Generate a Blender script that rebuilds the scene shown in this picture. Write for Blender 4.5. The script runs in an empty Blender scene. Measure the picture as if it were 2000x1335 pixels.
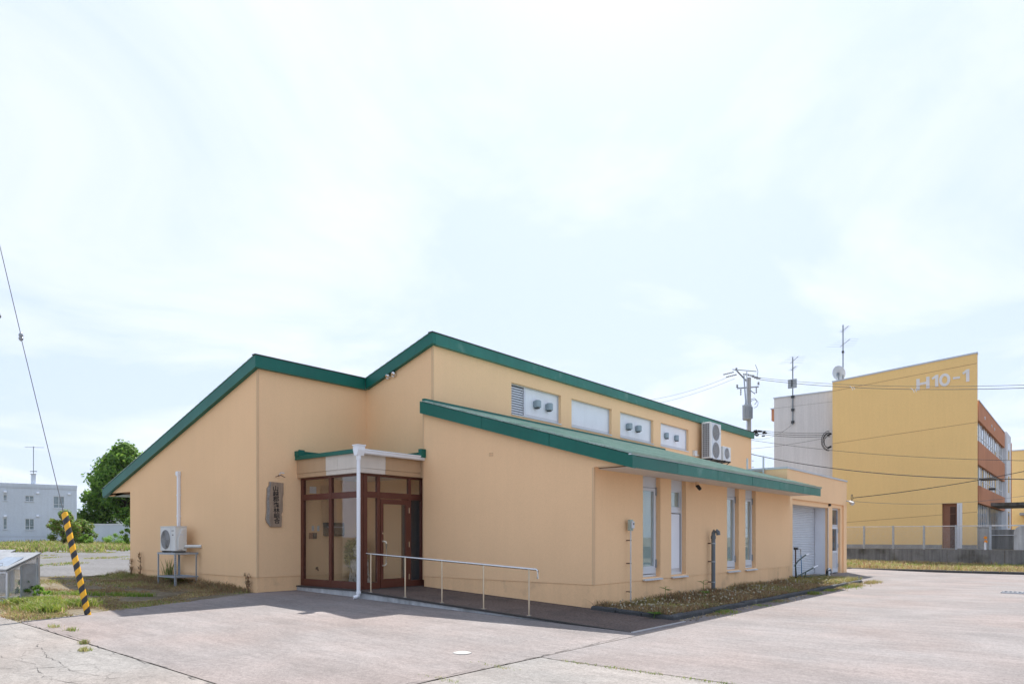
import bpy, math, random
from math import radians, sin, cos, pi, atan2, sqrt
from mathutils import Vector, Matrix

scene = bpy.context.scene
COL = scene.collection
random.seed(7)

# ------------------------------------------------------------------ camera
cam_d = bpy.data.cameras.new("camera")
cam_d.sensor_width = 36.0
cam_d.lens = 24.45
cam_d.shift_y = (1048.5 - 667.5) / 2000.0
cam_d.clip_start = 0.1
cam_d.clip_end = 9000
cam = bpy.data.objects.new("camera", cam_d)
cam.location = (0, 0, 1.4)
cam.rotation_euler = (radians(90), 0, radians(39.633))
COL.objects.link(cam)
scene.camera = cam

# ------------------------------------------------------------------ sky, sun, exposure
SUN = Vector((-0.40, 0.67, 1.0)).normalized()
world = bpy.data.worlds.new("World")
scene.world = world
world.use_nodes = True
wn, wl = world.node_tree.nodes, world.node_tree.links
wn.clear()
w_out = wn.new("ShaderNodeOutputWorld")
w_bg = wn.new("ShaderNodeBackground")
w_bg.inputs["Strength"].default_value = 0.1
w_sky = wn.new("ShaderNodeTexSky")
w_sky.sky_type = 'NISHITA'
w_sky.sun_disc = False
w_sky.sun_elevation = math.asin(SUN.z)
w_sky.sun_rotation = atan2(SUN.x, SUN.y)
w_sky.altitude = 0
w_sky.air_density = 1.0
w_sky.dust_density = 3.0
w_sky.ozone_density = 1.0
w_tc = wn.new("ShaderNodeTexCoord")
w_sep = wn.new("ShaderNodeSeparateXYZ")
wl.new(w_tc.outputs["Generated"], w_sep.inputs[0])
# thin cloud layer: direction projected on a flat cloud deck
w_zp = wn.new("ShaderNodeMath"); w_zp.operation = 'MAXIMUM'; w_zp.inputs[1].default_value = 0.0
wl.new(w_sep.outputs["Z"], w_zp.inputs[0])
w_z = wn.new("ShaderNodeMath"); w_z.operation = 'ADD'; w_z.inputs[1].default_value = 0.12
wl.new(w_zp.outputs[0], w_z.inputs[0])
w_dx = wn.new("ShaderNodeMath"); w_dx.operation = 'DIVIDE'
w_dy = wn.new("ShaderNodeMath"); w_dy.operation = 'DIVIDE'
wl.new(w_sep.outputs["X"], w_dx.inputs[0]); wl.new(w_z.outputs[0], w_dx.inputs[1])
wl.new(w_sep.outputs["Y"], w_dy.inputs[0]); wl.new(w_z.outputs[0], w_dy.inputs[1])
w_cmb = wn.new("ShaderNodeCombineXYZ")
wl.new(w_dx.outputs[0], w_cmb.inputs[0]); wl.new(w_dy.outputs[0], w_cmb.inputs[1])
w_ns = wn.new("ShaderNodeTexNoise")
w_ns.inputs["Scale"].default_value = 0.9
w_ns.inputs["Detail"].default_value = 9.0
w_ns.inputs["Roughness"].default_value = 0.58
w_ns.inputs["Distortion"].default_value = 0.6
wl.new(w_cmb.outputs[0], w_ns.inputs["Vector"])
w_rmp = wn.new("ShaderNodeMapRange")
w_rmp.inputs["From Min"].default_value = 0.47
w_rmp.inputs["From Max"].default_value = 0.74
w_rmp.inputs["To Min"].default_value = 0.0
w_rmp.inputs["To Max"].default_value = 1.0
wl.new(w_ns.outputs["Fac"], w_rmp.inputs["Value"])
w_veil = wn.new("ShaderNodeMix"); w_veil.data_type = 'RGBA'      # thin bluish haze / white cloud
wl.new(w_rmp.outputs[0], w_veil.inputs["Factor"])
w_veil.inputs["A"].default_value = (2.62, 3.12, 4.10, 1)
w_veil.inputs["B"].default_value = (3.95, 4.10, 4.35, 1)
w_mix = wn.new("ShaderNodeMix"); w_mix.data_type = 'RGBA'
w_mix.inputs["Factor"].default_value = 0.93
wl.new(w_sky.outputs[0], w_mix.inputs["A"])
wl.new(w_veil.outputs["Result"], w_mix.inputs["B"])
wl.new(w_mix.outputs["Result"], w_bg.inputs["Color"])
wl.new(w_bg.outputs[0], w_out.inputs[0])

sun_d = bpy.data.lights.new("sun", 'SUN')
sun_d.energy = 3.12
sun_d.angle = radians(0.6)
sun_d.color = (1.0, 0.955, 0.9)
sun = bpy.data.objects.new("sun", sun_d)
sun.rotation_euler = (-SUN).to_track_quat('-Z', 'Y').to_euler()
sun.location = (-20, 30, 40)
COL.objects.link(sun)

scene.view_settings.view_transform = 'Standard'
scene.view_settings.look = 'None'
scene.view_settings.exposure = 1.42
scene.view_settings.gamma = 1.0
scene.view_settings.use_curve_mapping = False
scene.render.engine = 'CYCLES'
scene.cycles.max_bounces = 8
scene.cycles.transparent_max_bounces = 24
scene.cycles.use_denoising = True

# ------------------------------------------------------------------ materials
MATS = {}
def _nt(name):
    m = bpy.data.materials.new(name); m.use_nodes = True
    nt = m.node_tree
    b = nt.nodes["Principled BSDF"]
    return m, nt, b
def pm(name, col, rough=0.6, var=0.08, scale=3.0, fine=0.0, fscale=60.0, bump=0.0, bscale=80.0,
       metal=0.0, spec=0.4, streak=0.0, stretch=(1, 1, 1), col2=None, c2lo=0.55, c2hi=0.75, c2scale=1.5):
    """procedural paint / stone: base colour broken by noise at two scales, optional streaks, second colour patches, bump"""
    m, nt, b = _nt(name)
    N, L = nt.nodes, nt.links
    geo = N.new("ShaderNodeNewGeometry")
    mp = N.new("ShaderNodeMapping"); mp.inputs["Scale"].default_value = stretch
    L.new(geo.outputs["Position"], mp.inputs["Vector"])
    def noise(sc, det=5.0, vec=None):
        n = N.new("ShaderNodeTexNoise"); n.inputs["Scale"].default_value = sc; n.inputs["Detail"].default_value = det
        L.new(vec or mp.outputs[0], n.inputs["Vector"]); return n
    def rng(sock, a, c, lo=0.3, hi=0.7):
        r = N.new("ShaderNodeMapRange"); r.inputs["From Min"].default_value = lo; r.inputs["From Max"].default_value = hi
        r.inputs["To Min"].default_value = a; r.inputs["To Max"].default_value = c
        L.new(sock, r.inputs["Value"]); return r.outputs[0]
    def mult(sock, fac):
        x = N.new("ShaderNodeVectorMath"); x.operation = 'SCALE'
        L.new(sock, x.inputs[0]); L.new(fac, x.inputs["Scale"]); return x.outputs[0]
    rgb = N.new("ShaderNodeRGB"); rgb.outputs[0].default_value = (*col, 1)
    c = rgb.outputs[0]
    if col2:
        n = noise(c2scale, 7.0)
        mx = N.new("ShaderNodeMix"); mx.data_type = 'RGBA'
        L.new(rng(n.outputs["Fac"], 0, 1, c2lo, c2hi), mx.inputs["Factor"])
        L.new(c, mx.inputs["A"]); mx.inputs["B"].default_value = (*col2, 1); c = mx.outputs["Result"]
    if var: c = mult(c, rng(noise(scale).outputs["Fac"], 1 - var, 1 + var))
    if fine: c = mult(c, rng(noise(fscale, 3.0).outputs["Fac"], 1 - fine, 1 + fine))
    if streak:
        mp2 = N.new("ShaderNodeMapping"); mp2.inputs["Scale"].default_value = (6, 6, 0.35)
        L.new(geo.outputs["Position"], mp2.inputs["Vector"])
        c = mult(c, rng(noise(1.0, 6.0, mp2.outputs[0]).outputs["Fac"], 1 - streak, 1 + streak * 0.4))
    L.new(c, b.inputs["Base Color"])
    b.inputs["Roughness"].default_value = rough
    b.inputs["Metallic"].default_value = metal
    b.inputs["Specular IOR Level"].default_value = spec
    if bump:
        bp = N.new("ShaderNodeBump"); bp.inputs["Strength"].default_value = bump; bp.inputs["Distance"].default_value = 0.01
        L.new(noise(bscale, 4.0).outputs["Fac"], bp.inputs["Height"]); L.new(bp.outputs[0], b.inputs["Normal"])
    MATS[name] = m
    return m

pm("wall_peach", (0.89, 0.59, 0.34), 0.85, 0.035, 0.45, 0.02, 25, bump=0.25, bscale=220, spec=0.15, streak=0.012)
pm("plinth_peach", (0.88, 0.575, 0.325), 0.85, 0.05, 0.8, 0.03, 25, bump=0.3, bscale=200, spec=0.15, streak=0.05, col2=(0.60, 0.40, 0.24), c2lo=0.58, c2hi=0.85, c2scale=2.2)
pm("trim_peach", (0.70, 0.47, 0.28), 0.8, 0.03, 2, spec=0.15)
pm("fascia_green", (0.008, 0.130, 0.098), 0.4, 0.08, 0.9, 0.03, 9, spec=0.3, streak=0.05)
pm("fascia_green_sheen_weathered", (0.025, 0.170, 0.130), 0.42, 0.10, 1.2, 0.04, 9, spec=0.3, streak=0.08,
   col2=(0.10, 0.25, 0.20), c2lo=0.56, c2hi=0.75, c2scale=2.2)  # paler base paints in sky reflection on the long side; patches are weathering
pm("roof_metal", (0.21, 0.33, 0.275), 0.32, 0.12, 1.5, 0.08, 14, spec=1.0, col2=(0.30, 0.40, 0.35), c2lo=0.42, c2hi=0.66, c2scale=2.6)
pm("roof_metal_pale", (0.34, 0.44, 0.39), 0.35, 0.15, 1.5, 0.1, 14, spec=1.0, col2=(0.22, 0.34, 0.28), c2lo=0.45, c2hi=0.66, c2scale=1.8)  # paler courses paint in sky highlights on the course edges, along with lichen
pm("soffit_dark", (0.16, 0.11, 0.07), 0.8, 0.05, 2)  # dark brown paints in the deep shade under the left eave
pm("soffit_white", (0.74, 0.68, 0.62), 0.8, 0.03, 2, spec=0.2)
pm("aluminium", (0.60, 0.62, 0.66), 0.35, 0.04, 4, metal=0.35, spec=0.5)
pm("aluminium_dark", (0.30, 0.32, 0.35), 0.4, 0.05, 4, metal=0.3)
pm("panel_white", (0.80, 0.82, 0.87), 0.45, 0.03, 2, spec=0.3, streak=0.03)
pm("panel_grey", (0.62, 0.645, 0.68), 0.5, 0.03, 2, spec=0.3)
pm("hood_grey", (0.30, 0.37, 0.41), 0.45, 0.05, 8, metal=0.2)
pm("brown_frame", (0.115, 0.036, 0.024), 0.4, 0.08, 4, spec=0.4)
pm("white_plastic", (0.80, 0.82, 0.86), 0.35, 0.02, 3, spec=0.45)
pm("ivory_metal", (0.70, 0.70, 0.68), 0.4, 0.03, 3, spec=0.45, streak=0.04)
pm("panel_beige", (0.50, 0.335, 0.20), 0.55, 0.04, 2, spec=0.3, streak=0.05)
pm("panel_faded", (0.66, 0.60, 0.53), 0.5, 0.05, 2, spec=0.3, streak=0.06)
pm("steel", (0.62, 0.62, 0.62), 0.22, 0.03, 6, metal=1.0)
pm("steel_warm", (0.62, 0.54, 0.42), 0.28, 0.03, 6, metal=1.0)
pm("handle_metal", (0.72, 0.66, 0.55), 0.3, 0.03, 6, metal=0.5)
pm("galv", (0.36, 0.41, 0.47), 0.45, 0.12, 8, metal=0.55, spec=0.5)
pm("galv_light", (0.56, 0.58, 0.61), 0.4, 0.10, 7, metal=0.6, spec=0.5)
pm("lid_grey", (0.30, 0.31, 0.32), 0.6, 0.15, 5, 0.1, 30, metal=0.2)
pm("dark_grey", (0.045, 0.05, 0.055), 0.5, 0.08, 8)
pm("black", (0.015, 0.015, 0.017), 0.45, 0.05, 8)
pm("pipe_grey", (0.13, 0.155, 0.18), 0.4, 0.05, 4)
pm("concrete", (0.34, 0.335, 0.32), 0.85, 0.14, 1.4, 0.08, 30, bump=0.4, bscale=60, spec=0.2, streak=0.22, col2=(0.20, 0.20, 0.19), c2lo=0.55, c2hi=0.8)
pm("concrete_white", (0.50, 0.51, 0.52), 0.85, 0.10, 1.6, 0.06, 30, bump=0.3, bscale=60, spec=0.2, streak=0.28, col2=(0.26, 0.26, 0.255), c2lo=0.55, c2hi=0.75, c2scale=2.5)
pm("concrete_dark", (0.16, 0.155, 0.145), 0.9, 0.18, 0.9, 0.10, 20, bump=0.5, bscale=40, spec=0.2, streak=0.35, col2=(0.09, 0.085, 0.07), c2lo=0.48, c2hi=0.66, c2scale=0.8)
pm("concrete_wall", (0.225, 0.22, 0.21), 0.9, 0.14, 0.8, 0.10, 20, bump=0.5, bscale=40, spec=0.2, streak=0.40, col2=(0.10, 0.095, 0.075), c2lo=0.52, c2hi=0.68, c2scale=0.7)
pm("kerb_dark", (0.062, 0.064, 0.066), 0.8, 0.2, 4, 0.15, 40, bump=0.6, bscale=50, spec=0.3, col2=(0.22, 0.22, 0.22), c2lo=0.62, c2hi=0.78, c2scale=3)
pm("ramp_tile", (0.115, 0.088, 0.078), 0.85, 0.10, 0.7, 0.42, 26, bump=0.6, bscale=90, spec=0.25, col2=(0.075, 0.062, 0.058), c2lo=0.45, c2hi=0.7, c2scale=1.2)
pm("ramp_edge", (0.05, 0.045, 0.043), 0.8, 0.15, 4, 0.1, 40)
pm("soil", (0.10, 0.075, 0.05), 0.95, 0.25, 2, 0.25, 30, bump=0.8, bscale=30, spec=0.1)
pm("gravel", (0.155, 0.152, 0.152), 0.95, 0.08, 0.4, 0.22, 9, bump=0.9, bscale=14, spec=0.1, col2=(0.125, 0.12, 0.112), c2lo=0.5, c2hi=0.75, c2scale=0.25)
pm("ground_mix", (0.19, 0.165, 0.125), 0.95, 0.2, 0.6, 0.3, 14, bump=0.9, bscale=24, spec=0.1,
   col2=(0.13, 0.105, 0.065), c2lo=0.40, c2hi=0.62, c2scale=0.8)
pm("wood_sign", (0.36, 0.255, 0.175), 0.7, 0.12, 3, 0.15, 40, bump=0.3, bscale=30, stretch=(6, 6, 1), col2=(0.27, 0.19, 0.135), c2lo=0.45, c2hi=0.7, c2scale=2)
pm("bark_edge", (0.30, 0.27, 0.24), 0.9, 0.2, 9, 0.2, 40, bump=0.8, bscale=30)
pm("ink_black", (0.012, 0.010, 0.010), 0.6, 0, 1)
pm("owl_stone", (0.62, 0.58, 0.48), 0.9, 0.15, 9, 0.3, 40, bump=0.8, bscale=40, col2=(0.16, 0.14, 0.09), c2lo=0.5, c2hi=0.7, c2scale=14)
pm("stump", (0.58, 0.55, 0.50), 0.95, 0.2, 6, 0.3, 40, bump=1.0, bscale=35, stretch=(3, 3, 0.8), col2=(0.14, 0.12, 0.09), c2lo=0.48, c2hi=0.62, c2scale=9)
pm("moss_dry", (0.40, 0.36, 0.11), 0.95, 0.3, 6, spec=0.1)
pm("moss_dark", (0.13, 0.14, 0.05), 0.95, 0.3, 6, spec=0.1)
pm("letterbox_grey", (0.12, 0.125, 0.115), 0.35, 0.05, 4, metal=0.3)
pm("school_yellow", (0.87, 0.60, 0.26), 0.85, 0.03, 0.25, 0.02, 8, bump=0.2, bscale=60, spec=0.15, streak=0.02)
pm("school_grey", (0.70, 0.68, 0.67), 0.85, 0.04, 0.3, 0.03, 8, spec=0.15, streak=0.08)
pm("school_orange", (0.54, 0.245, 0.14), 0.85, 0.06, 0.5, spec=0.15, streak=0.08)
pm("letter_grey", (0.76, 0.74, 0.73), 0.85, 0.05, 2, spec=0.15)
pm("blind", (0.40, 0.50, 0.475), 0.9, 0.06, 0.8, spec=0.1)
pm("school_white", (0.70, 0.72, 0.75), 0.7, 0.04, 0.5, spec=0.2)
pm("coping", (0.50, 0.54, 0.58), 0.4, 0.05, 1, metal=0.2)
pm("house_blue", (0.60, 0.65, 0.72), 0.85, 0.05, 0.3, 0.03, 6, spec=0.15, streak=0.05)
pm("brown_recess", (0.30, 0.145, 0.09), 0.8, 0.05, 2)
pm("dark_brown", (0.07, 0.028, 0.015), 0.6, 0.08, 2)
pm("window_dark", (0.06, 0.075, 0.085), 0.08, 0.15, 1.5, spec=0.8)
pm("window_mid", (0.22, 0.27, 0.30), 0.12, 0.25, 3, spec=0.8)
pm("window_pale", (0.16, 0.20, 0.23), 0.10, 0.2, 1.2, spec=0.8, stretch=(1, 2.5, 0.3))
pm("glass_teal", (0.27, 0.36, 0.345), 0.05, 0.12, 1.6, spec=0.9, stretch=(1, 1, 0.7))
pm("curtain", (0.78, 0.80, 0.82), 0.9, 0.10, 6, stretch=(1, 3, 0.1))
pm("pole_concrete", (0.40, 0.40, 0.39), 0.85, 0.06, 3)
pm("transformer", (0.36, 0.40, 0.44), 0.5, 0.05, 4)
pm("insulator", (0.30, 0.32, 0.34), 0.25, 0.05, 9)
pm("cable", (0.025, 0.025, 0.028), 0.6, 0, 1)
pm("cable_grey", (0.14, 0.14, 0.15), 0.6, 0, 1)
pm("antenna_metal", (0.22, 0.25, 0.27), 0.4, 0.05, 5, metal=0.5)
pm("dish_metal", (0.45, 0.48, 0.52), 0.5, 0.05, 5)
pm("green_tube", (0.015, 0.045, 0.03), 0.4, 0.1, 5)
pm("hose_blue", (0.07, 0.22, 0.45), 0.5, 0.05, 5)
pm("rust_pipe", (0.10, 0.05, 0.035), 0.8, 0.2, 10)
pm("reflector_orange", (0.80, 0.27, 0.02), 0.35, 0.05, 5)
pm("manhole_white", (0.36, 0.35, 0.33), 0.6, 0.08, 9)
pm("iron", (0.12, 0.125, 0.135), 0.5, 0.15, 9, metal=0.4)
pm("bark", (0.09, 0.065, 0.045), 0.95, 0.25, 6, bump=0.8, bscale=20)
pm("hill_forest", (0.035, 0.06, 0.035), 0.95, 0.25, 0.01, 0.2, 0.05)
pm("crack", (0.085, 0.078, 0.072), 0.95, 0.2, 5)
pm("fan_grille", (0.42, 0.42, 0.42), 0.5, 0.05, 9)
pm("fan_dark", (0.20, 0.20, 0.205), 0.6, 0.05, 9)
pm("petal", (0.36, 0.32, 0.23), 0.9, 0.12, 20)
pm("meter_green", (0.36, 0.44, 0.40), 0.5, 0.05, 9)

def leaf_mat(name, col, trans=0.35, var=0.25, scale=1.2):
    m, nt, b = _nt(name)
    N, L = nt.nodes, nt.links
    geo = N.new("ShaderNodeNewGeometry")
    n = N.new("ShaderNodeTexNoise"); n.inputs["Scale"].default_value = scale; n.inputs["Detail"].default_value = 4
    L.new(geo.outputs["Position"], n.inputs["Vector"])
    r = N.new("ShaderNodeMapRange"); r.inputs["From Min"].default_value = 0.3; r.inputs["From Max"].default_value = 0.7
    r.inputs["To Min"].default_value = 1 - var; r.inputs["To Max"].default_value = 1 + var
    L.new(n.outputs["Fac"], r.inputs["Value"])
    rgb = N.new("ShaderNodeRGB"); rgb.outputs[0].default_value = (*col, 1)
    sc = N.new("ShaderNodeVectorMath"); sc.operation = 'SCALE'
    L.new(rgb.outputs[0], sc.inputs[0]); L.new(r.outputs[0], sc.inputs["Scale"])
    L.new(sc.outputs[0], b.inputs["Base Color"])
    b.inputs["Roughness"].default_value = 0.55; b.inputs["Specular IOR Level"].default_value = 0.25
    tr = N.new("ShaderNodeBsdfTranslucent"); L.new(sc.outputs[0], tr.inputs["Color"])
    mx = N.new("ShaderNodeMixShader"); mx.inputs[0].default_value = trans
    L.new(b.outputs[0], mx.inputs[1]); L.new(tr.outputs[0], mx.inputs[2])
    L.new(mx.outputs[0], N["Material Output"].inputs["Surface"])
    MATS[name] = m
leaf_mat("leaf_mid", (0.15, 0.29, 0.045), .6)
leaf_mat("leaf_light", (0.23, 0.37, 0.06), .6)
leaf_mat("leaf_dark", (0.06, 0.135, 0.025), .5)
leaf_mat("leaf_yellow", (0.24, 0.24, 0.06))
leaf_mat("leaf_red", (0.26, 0.13, 0.07))
leaf_mat("grass_green", (0.155, 0.26, 0.04), 0.35)
leaf_mat("grass_lime", (0.28, 0.33, 0.06), 0.35)
leaf_mat("grass_straw", (0.44, 0.36, 0.18), 0.35)
leaf_mat("grass_brown", (0.30, 0.215, 0.13), 0.3)
leaf_mat("grass_olive", (0.25, 0.24, 0.10), 0.35)
leaf_mat("grass_rust", (0.32, 0.18, 0.09), 0.3)

def glass_mat(name, tint=(0.975, 0.985, 0.985), ior=1.5):
    m = bpy.data.materials.new(name); m.use_nodes = True
    N, L = m.node_tree.nodes, m.node_tree.links
    N.clear()
    o = N.new("ShaderNodeOutputMaterial"); t = N.new("ShaderNodeBsdfTransparent"); t.inputs[0].default_value = (*tint, 1)
    g = N.new("ShaderNodeBsdfGlossy"); g.inputs["Roughness"].default_value = 0.0
    lw = N.new("ShaderNodeLayerWeight"); lw.inputs["Blend"].default_value = 0.5
    pw = N.new("ShaderNodeMath"); pw.operation = 'POWER'; pw.inputs[1].default_value = 4.0; L.new(lw.outputs["Facing"], pw.inputs[0])
    fr = N.new("ShaderNodeMath"); fr.operation = 'MULTIPLY_ADD'; fr.inputs[1].default_value = 0.9; fr.inputs[2].default_value = 0.065; L.new(pw.outputs[0], fr.inputs[0])
    mx = N.new("ShaderNodeMixShader")
    L.new(fr.outputs[0], mx.inputs[0]); L.new(t.outputs[0], mx.inputs[1]); L.new(g.outputs[0], mx.inputs[2]); L.new(mx.outputs[0], o.inputs[0])
    MATS[name] = m
glass_mat("glass_clear")

def asphalt_mat(name, col, crack_scale=0.9, crack_amt=0.5, crack_lo=0.5, crack_w=0.012, warm=(1.05, 0.98, 0.95)):
    """worn asphalt: blotches, aggregate speckle, and cracks (voronoi cell borders, warped, only in patches)"""
    m, nt, b = _nt(name)
    N, L = nt.nodes, nt.links
    geo = N.new("ShaderNodeNewGeometry")
    def noise(sc, det=6.0, vec=None, dist=0.0):
        n = N.new("ShaderNodeTexNoise"); n.inputs["Scale"].default_value = sc; n.inputs["Detail"].default_value = det
        n.inputs["Distortion"].default_value = dist
        L.new(vec or geo.outputs["Position"], n.inputs["Vector"]); return n.outputs["Fac"]
    def rng(sock, a, c, lo, hi):
        r = N.new("ShaderNodeMapRange"); r.inputs["From Min"].default_value = lo; r.inputs["From Max"].default_value = hi
        r.inputs["To Min"].default_value = a; r.inputs["To Max"].default_value = c
        L.new(sock, r.inputs["Value"]); return r.outputs[0]
    def mul(a, c):
        x = N.new("ShaderNodeMath"); x.operation = 'MULTIPLY'; L.new(a, x.inputs[0]); L.new(c, x.inputs[1]); return x.outputs[0]
    mp = N.new("ShaderNodeMapping"); mp.inputs["Scale"].default_value = (0.25, 1.3, 1); mp.inputs["Rotation"].default_value = (0, 0, 0.35)
    L.new(geo.outputs["Position"], mp.inputs["Vector"])
    f = mul(rng(noise(0.55, 5, None, 0.4), 0.88, 1.10, 0.3, 0.7), rng(noise(1.0, 6, mp.outputs[0]), 0.92, 1.07, 0.3, 0.7))
    f = mul(f, rng(noise(55, 3), 0.76, 1.24, 0.25, 0.75))
    f = mul(f, rng(noise(17, 4), 0.86, 1.12, 0.3, 0.7))
    f = mul(f, rng(noise(5.5, 5, mp.outputs[0]), 0.90, 1.08, 0.3, 0.7))
    f = mul(f, rng(noise(170, 2), 0.86, 1.14, 0.25, 0.75))
    f = mul(f, rng(noise(2.3, 8), 0.94, 1.04, 0.3, 0.7))
    # small dark stones and pits
    vs = N.new("ShaderNodeTexVoronoi"); vs.inputs["Scale"].default_value = 5.5; L.new(geo.outputs["Position"], vs.inputs["Vector"])
    f = mul(f, rng(vs.outputs["Distance"], 0.55, 1.0, 0.03, 0.075))
    # cracks
    warp = N.new("ShaderNodeTexNoise"); warp.inputs["Scale"].default_value = 2.2; warp.inputs["Detail"].default_value = 5
    L.new(geo.outputs["Position"], warp.inputs["Vector"])
    wv = N.new("ShaderNodeVectorMath"); wv.operation = 'MULTIPLY_ADD'; wv.inputs[1].default_value = (0.55, 0.55, 0)
    L.new(warp.outputs["Color"], wv.inputs[0]); L.new(geo.outputs["Position"], wv.inputs[2])
    vo = N.new("ShaderNodeTexVoronoi"); vo.feature = 'DISTANCE_TO_EDGE'; vo.inputs["Scale"].default_value = crack_scale
    L.new(wv.outputs[0], vo.inputs["Vector"])
    cr = rng(vo.outputs["Distance"], 1.0, 0.0, 0.0, crack_w)
    cr = mul(cr, rng(noise(0.6, 4), 0.0, crack_amt, crack_lo, crack_lo + 0.14))
    inv = rng(cr, 1.0, 0.25, 0.0, 1.0)
    f = mul(f, inv)
    rgb = N.new("ShaderNodeRGB"); rgb.outputs[0].default_value = (*col, 1)
    mx = N.new("ShaderNodeMix"); mx.data_type = 'RGBA'
    L.new(rng(noise(0.42, 4), 0, 1, 0.4, 0.65), mx.inputs["Factor"])
    L.new(rgb.outputs[0], mx.inputs["A"]); mx.inputs["B"].default_value = (col[0] * warm[0], col[1] * warm[1], col[2] * warm[2], 1)
    sc = N.new("ShaderNodeVectorMath"); sc.operation = 'SCALE'
    L.new(mx.outputs["Result"], sc.inputs[0]); L.new(f, sc.inputs["Scale"]); L.new(sc.outputs[0], b.inputs["Base Color"])
    b.inputs["Roughness"].default_value = 0.9; b.inputs["Specular IOR Level"].default_value = 0.15
    bp = N.new("ShaderNodeBump"); bp.inputs["Strength"].default_value = 0.35; bp.inputs["Distance"].default_value = 0.008
    L.new(f, bp.inputs["Height"]); L.new(bp.outputs[0], b.inputs["Normal"])
    MATS[name] = m
asphalt_mat("asphalt_forecourt", (0.232, 0.211, 0.203), 0.5, 0.4, 0.60, 0.008)
asphalt_mat("asphalt_drive", (0.226, 0.208, 0.202), 0.35, 0.35, 0.62, 0.006)
asphalt_mat("asphalt_front", (0.245, 0.233, 0.220), 0.5, 0.4, 0.56, 0.008)
asphalt_mat("asphalt_road", (0.245, 0.233, 0.219), 2.3, 0.42, 0.38, 0.022)

def stripe_mat(name):
    m, nt, b = _nt(name)
    N, L = nt.nodes, nt.links
    tc = N.new("ShaderNodeTexCoord"); sp = N.new("ShaderNodeSeparateXYZ"); L.new(tc.outputs["Object"], sp.inputs[0])
    at = N.new("ShaderNodeMath"); at.operation = 'ARCTAN2'; L.new(sp.outputs["Y"], at.inputs[0]); L.new(sp.outputs["X"], at.inputs[1])
    a2 = N.new("ShaderNodeMath"); a2.operation = 'DIVIDE'; a2.inputs[1].default_value = 2 * pi; L.new(at.outputs[0], a2.inputs[0])
    z2 = N.new("ShaderNodeMath"); z2.operation = 'DIVIDE'; z2.inputs[1].default_value = 0.215; L.new(sp.outputs["Z"], z2.inputs[0])
    ad = N.new("ShaderNodeMath"); ad.operation = 'ADD'; L.new(z2.outputs[0], ad.inputs[0]); L.new(a2.outputs[0], ad.inputs[1]); ad.operation = "SUBTRACT"
    fr = N.new("ShaderNodeMath"); fr.operation = 'FRACT'; L.new(ad.outputs[0], fr.inputs[0])
    gt = N.new("ShaderNodeMath"); gt.operation = 'GREATER_THAN'; gt.inputs[1].default_value = 0.5; L.new(fr.outputs[0], gt.inputs[0])
    mx = N.new("ShaderNodeMix"); mx.data_type = 'RGBA'; L.new(gt.outputs[0], mx.inputs["Factor"])
    mx.inputs["A"].default_value = (0.022, 0.024, 0.03, 1); mx.inputs["B"].default_value = (0.85, 0.43, 0.015, 1)
    ns = N.new("ShaderNodeTexNoise"); ns.inputs["Scale"].default_value = 9; L.new(tc.outputs["Object"], ns.inputs["Vector"])
    r = N.new("ShaderNodeMapRange"); r.inputs["To Min"].default_value = 0.8; r.inputs["To Max"].default_value = 1.1; L.new(ns.outputs["Fac"], r.inputs["Value"])
    sc = N.new("ShaderNodeVectorMath"); sc.operation = 'SCALE'; L.new(mx.outputs["Result"], sc.inputs[0]); L.new(r.outputs[0], sc.inputs["Scale"])
    L.new(sc.outputs[0], b.inputs["Base Color"]); b.inputs["Roughness"].default_value = 0.4
    MATS[name] = m
stripe_mat("hazard_stripe")

# ------------------------------------------------------------------ mesh helpers
OFF = {}
def _link(o): COL.objects.link(o); return o
def tag(o, label=None, cat=None, group=None, kind=None):
    if label: o["label"] = label
    if cat: o["category"] = cat
    if group: o["group"] = group
    if kind: o["kind"] = kind
    return o
def thing(name, label, cat, loc=(0, 0, 0), rotz=0.0, group=None, local=False):
    """Empty at a thing's base.  local=False: its parts are written in world coordinates (no rotation then)"""
    o = bpy.data.objects.new(name, None); o.empty_display_size = 0.2
    o.location = loc; o.rotation_euler = (0, 0, rotz); _link(o)
    OFF[o.name] = Vector((0, 0, 0)) if local else Vector(loc)
    return tag(o, label, cat, group)

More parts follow.
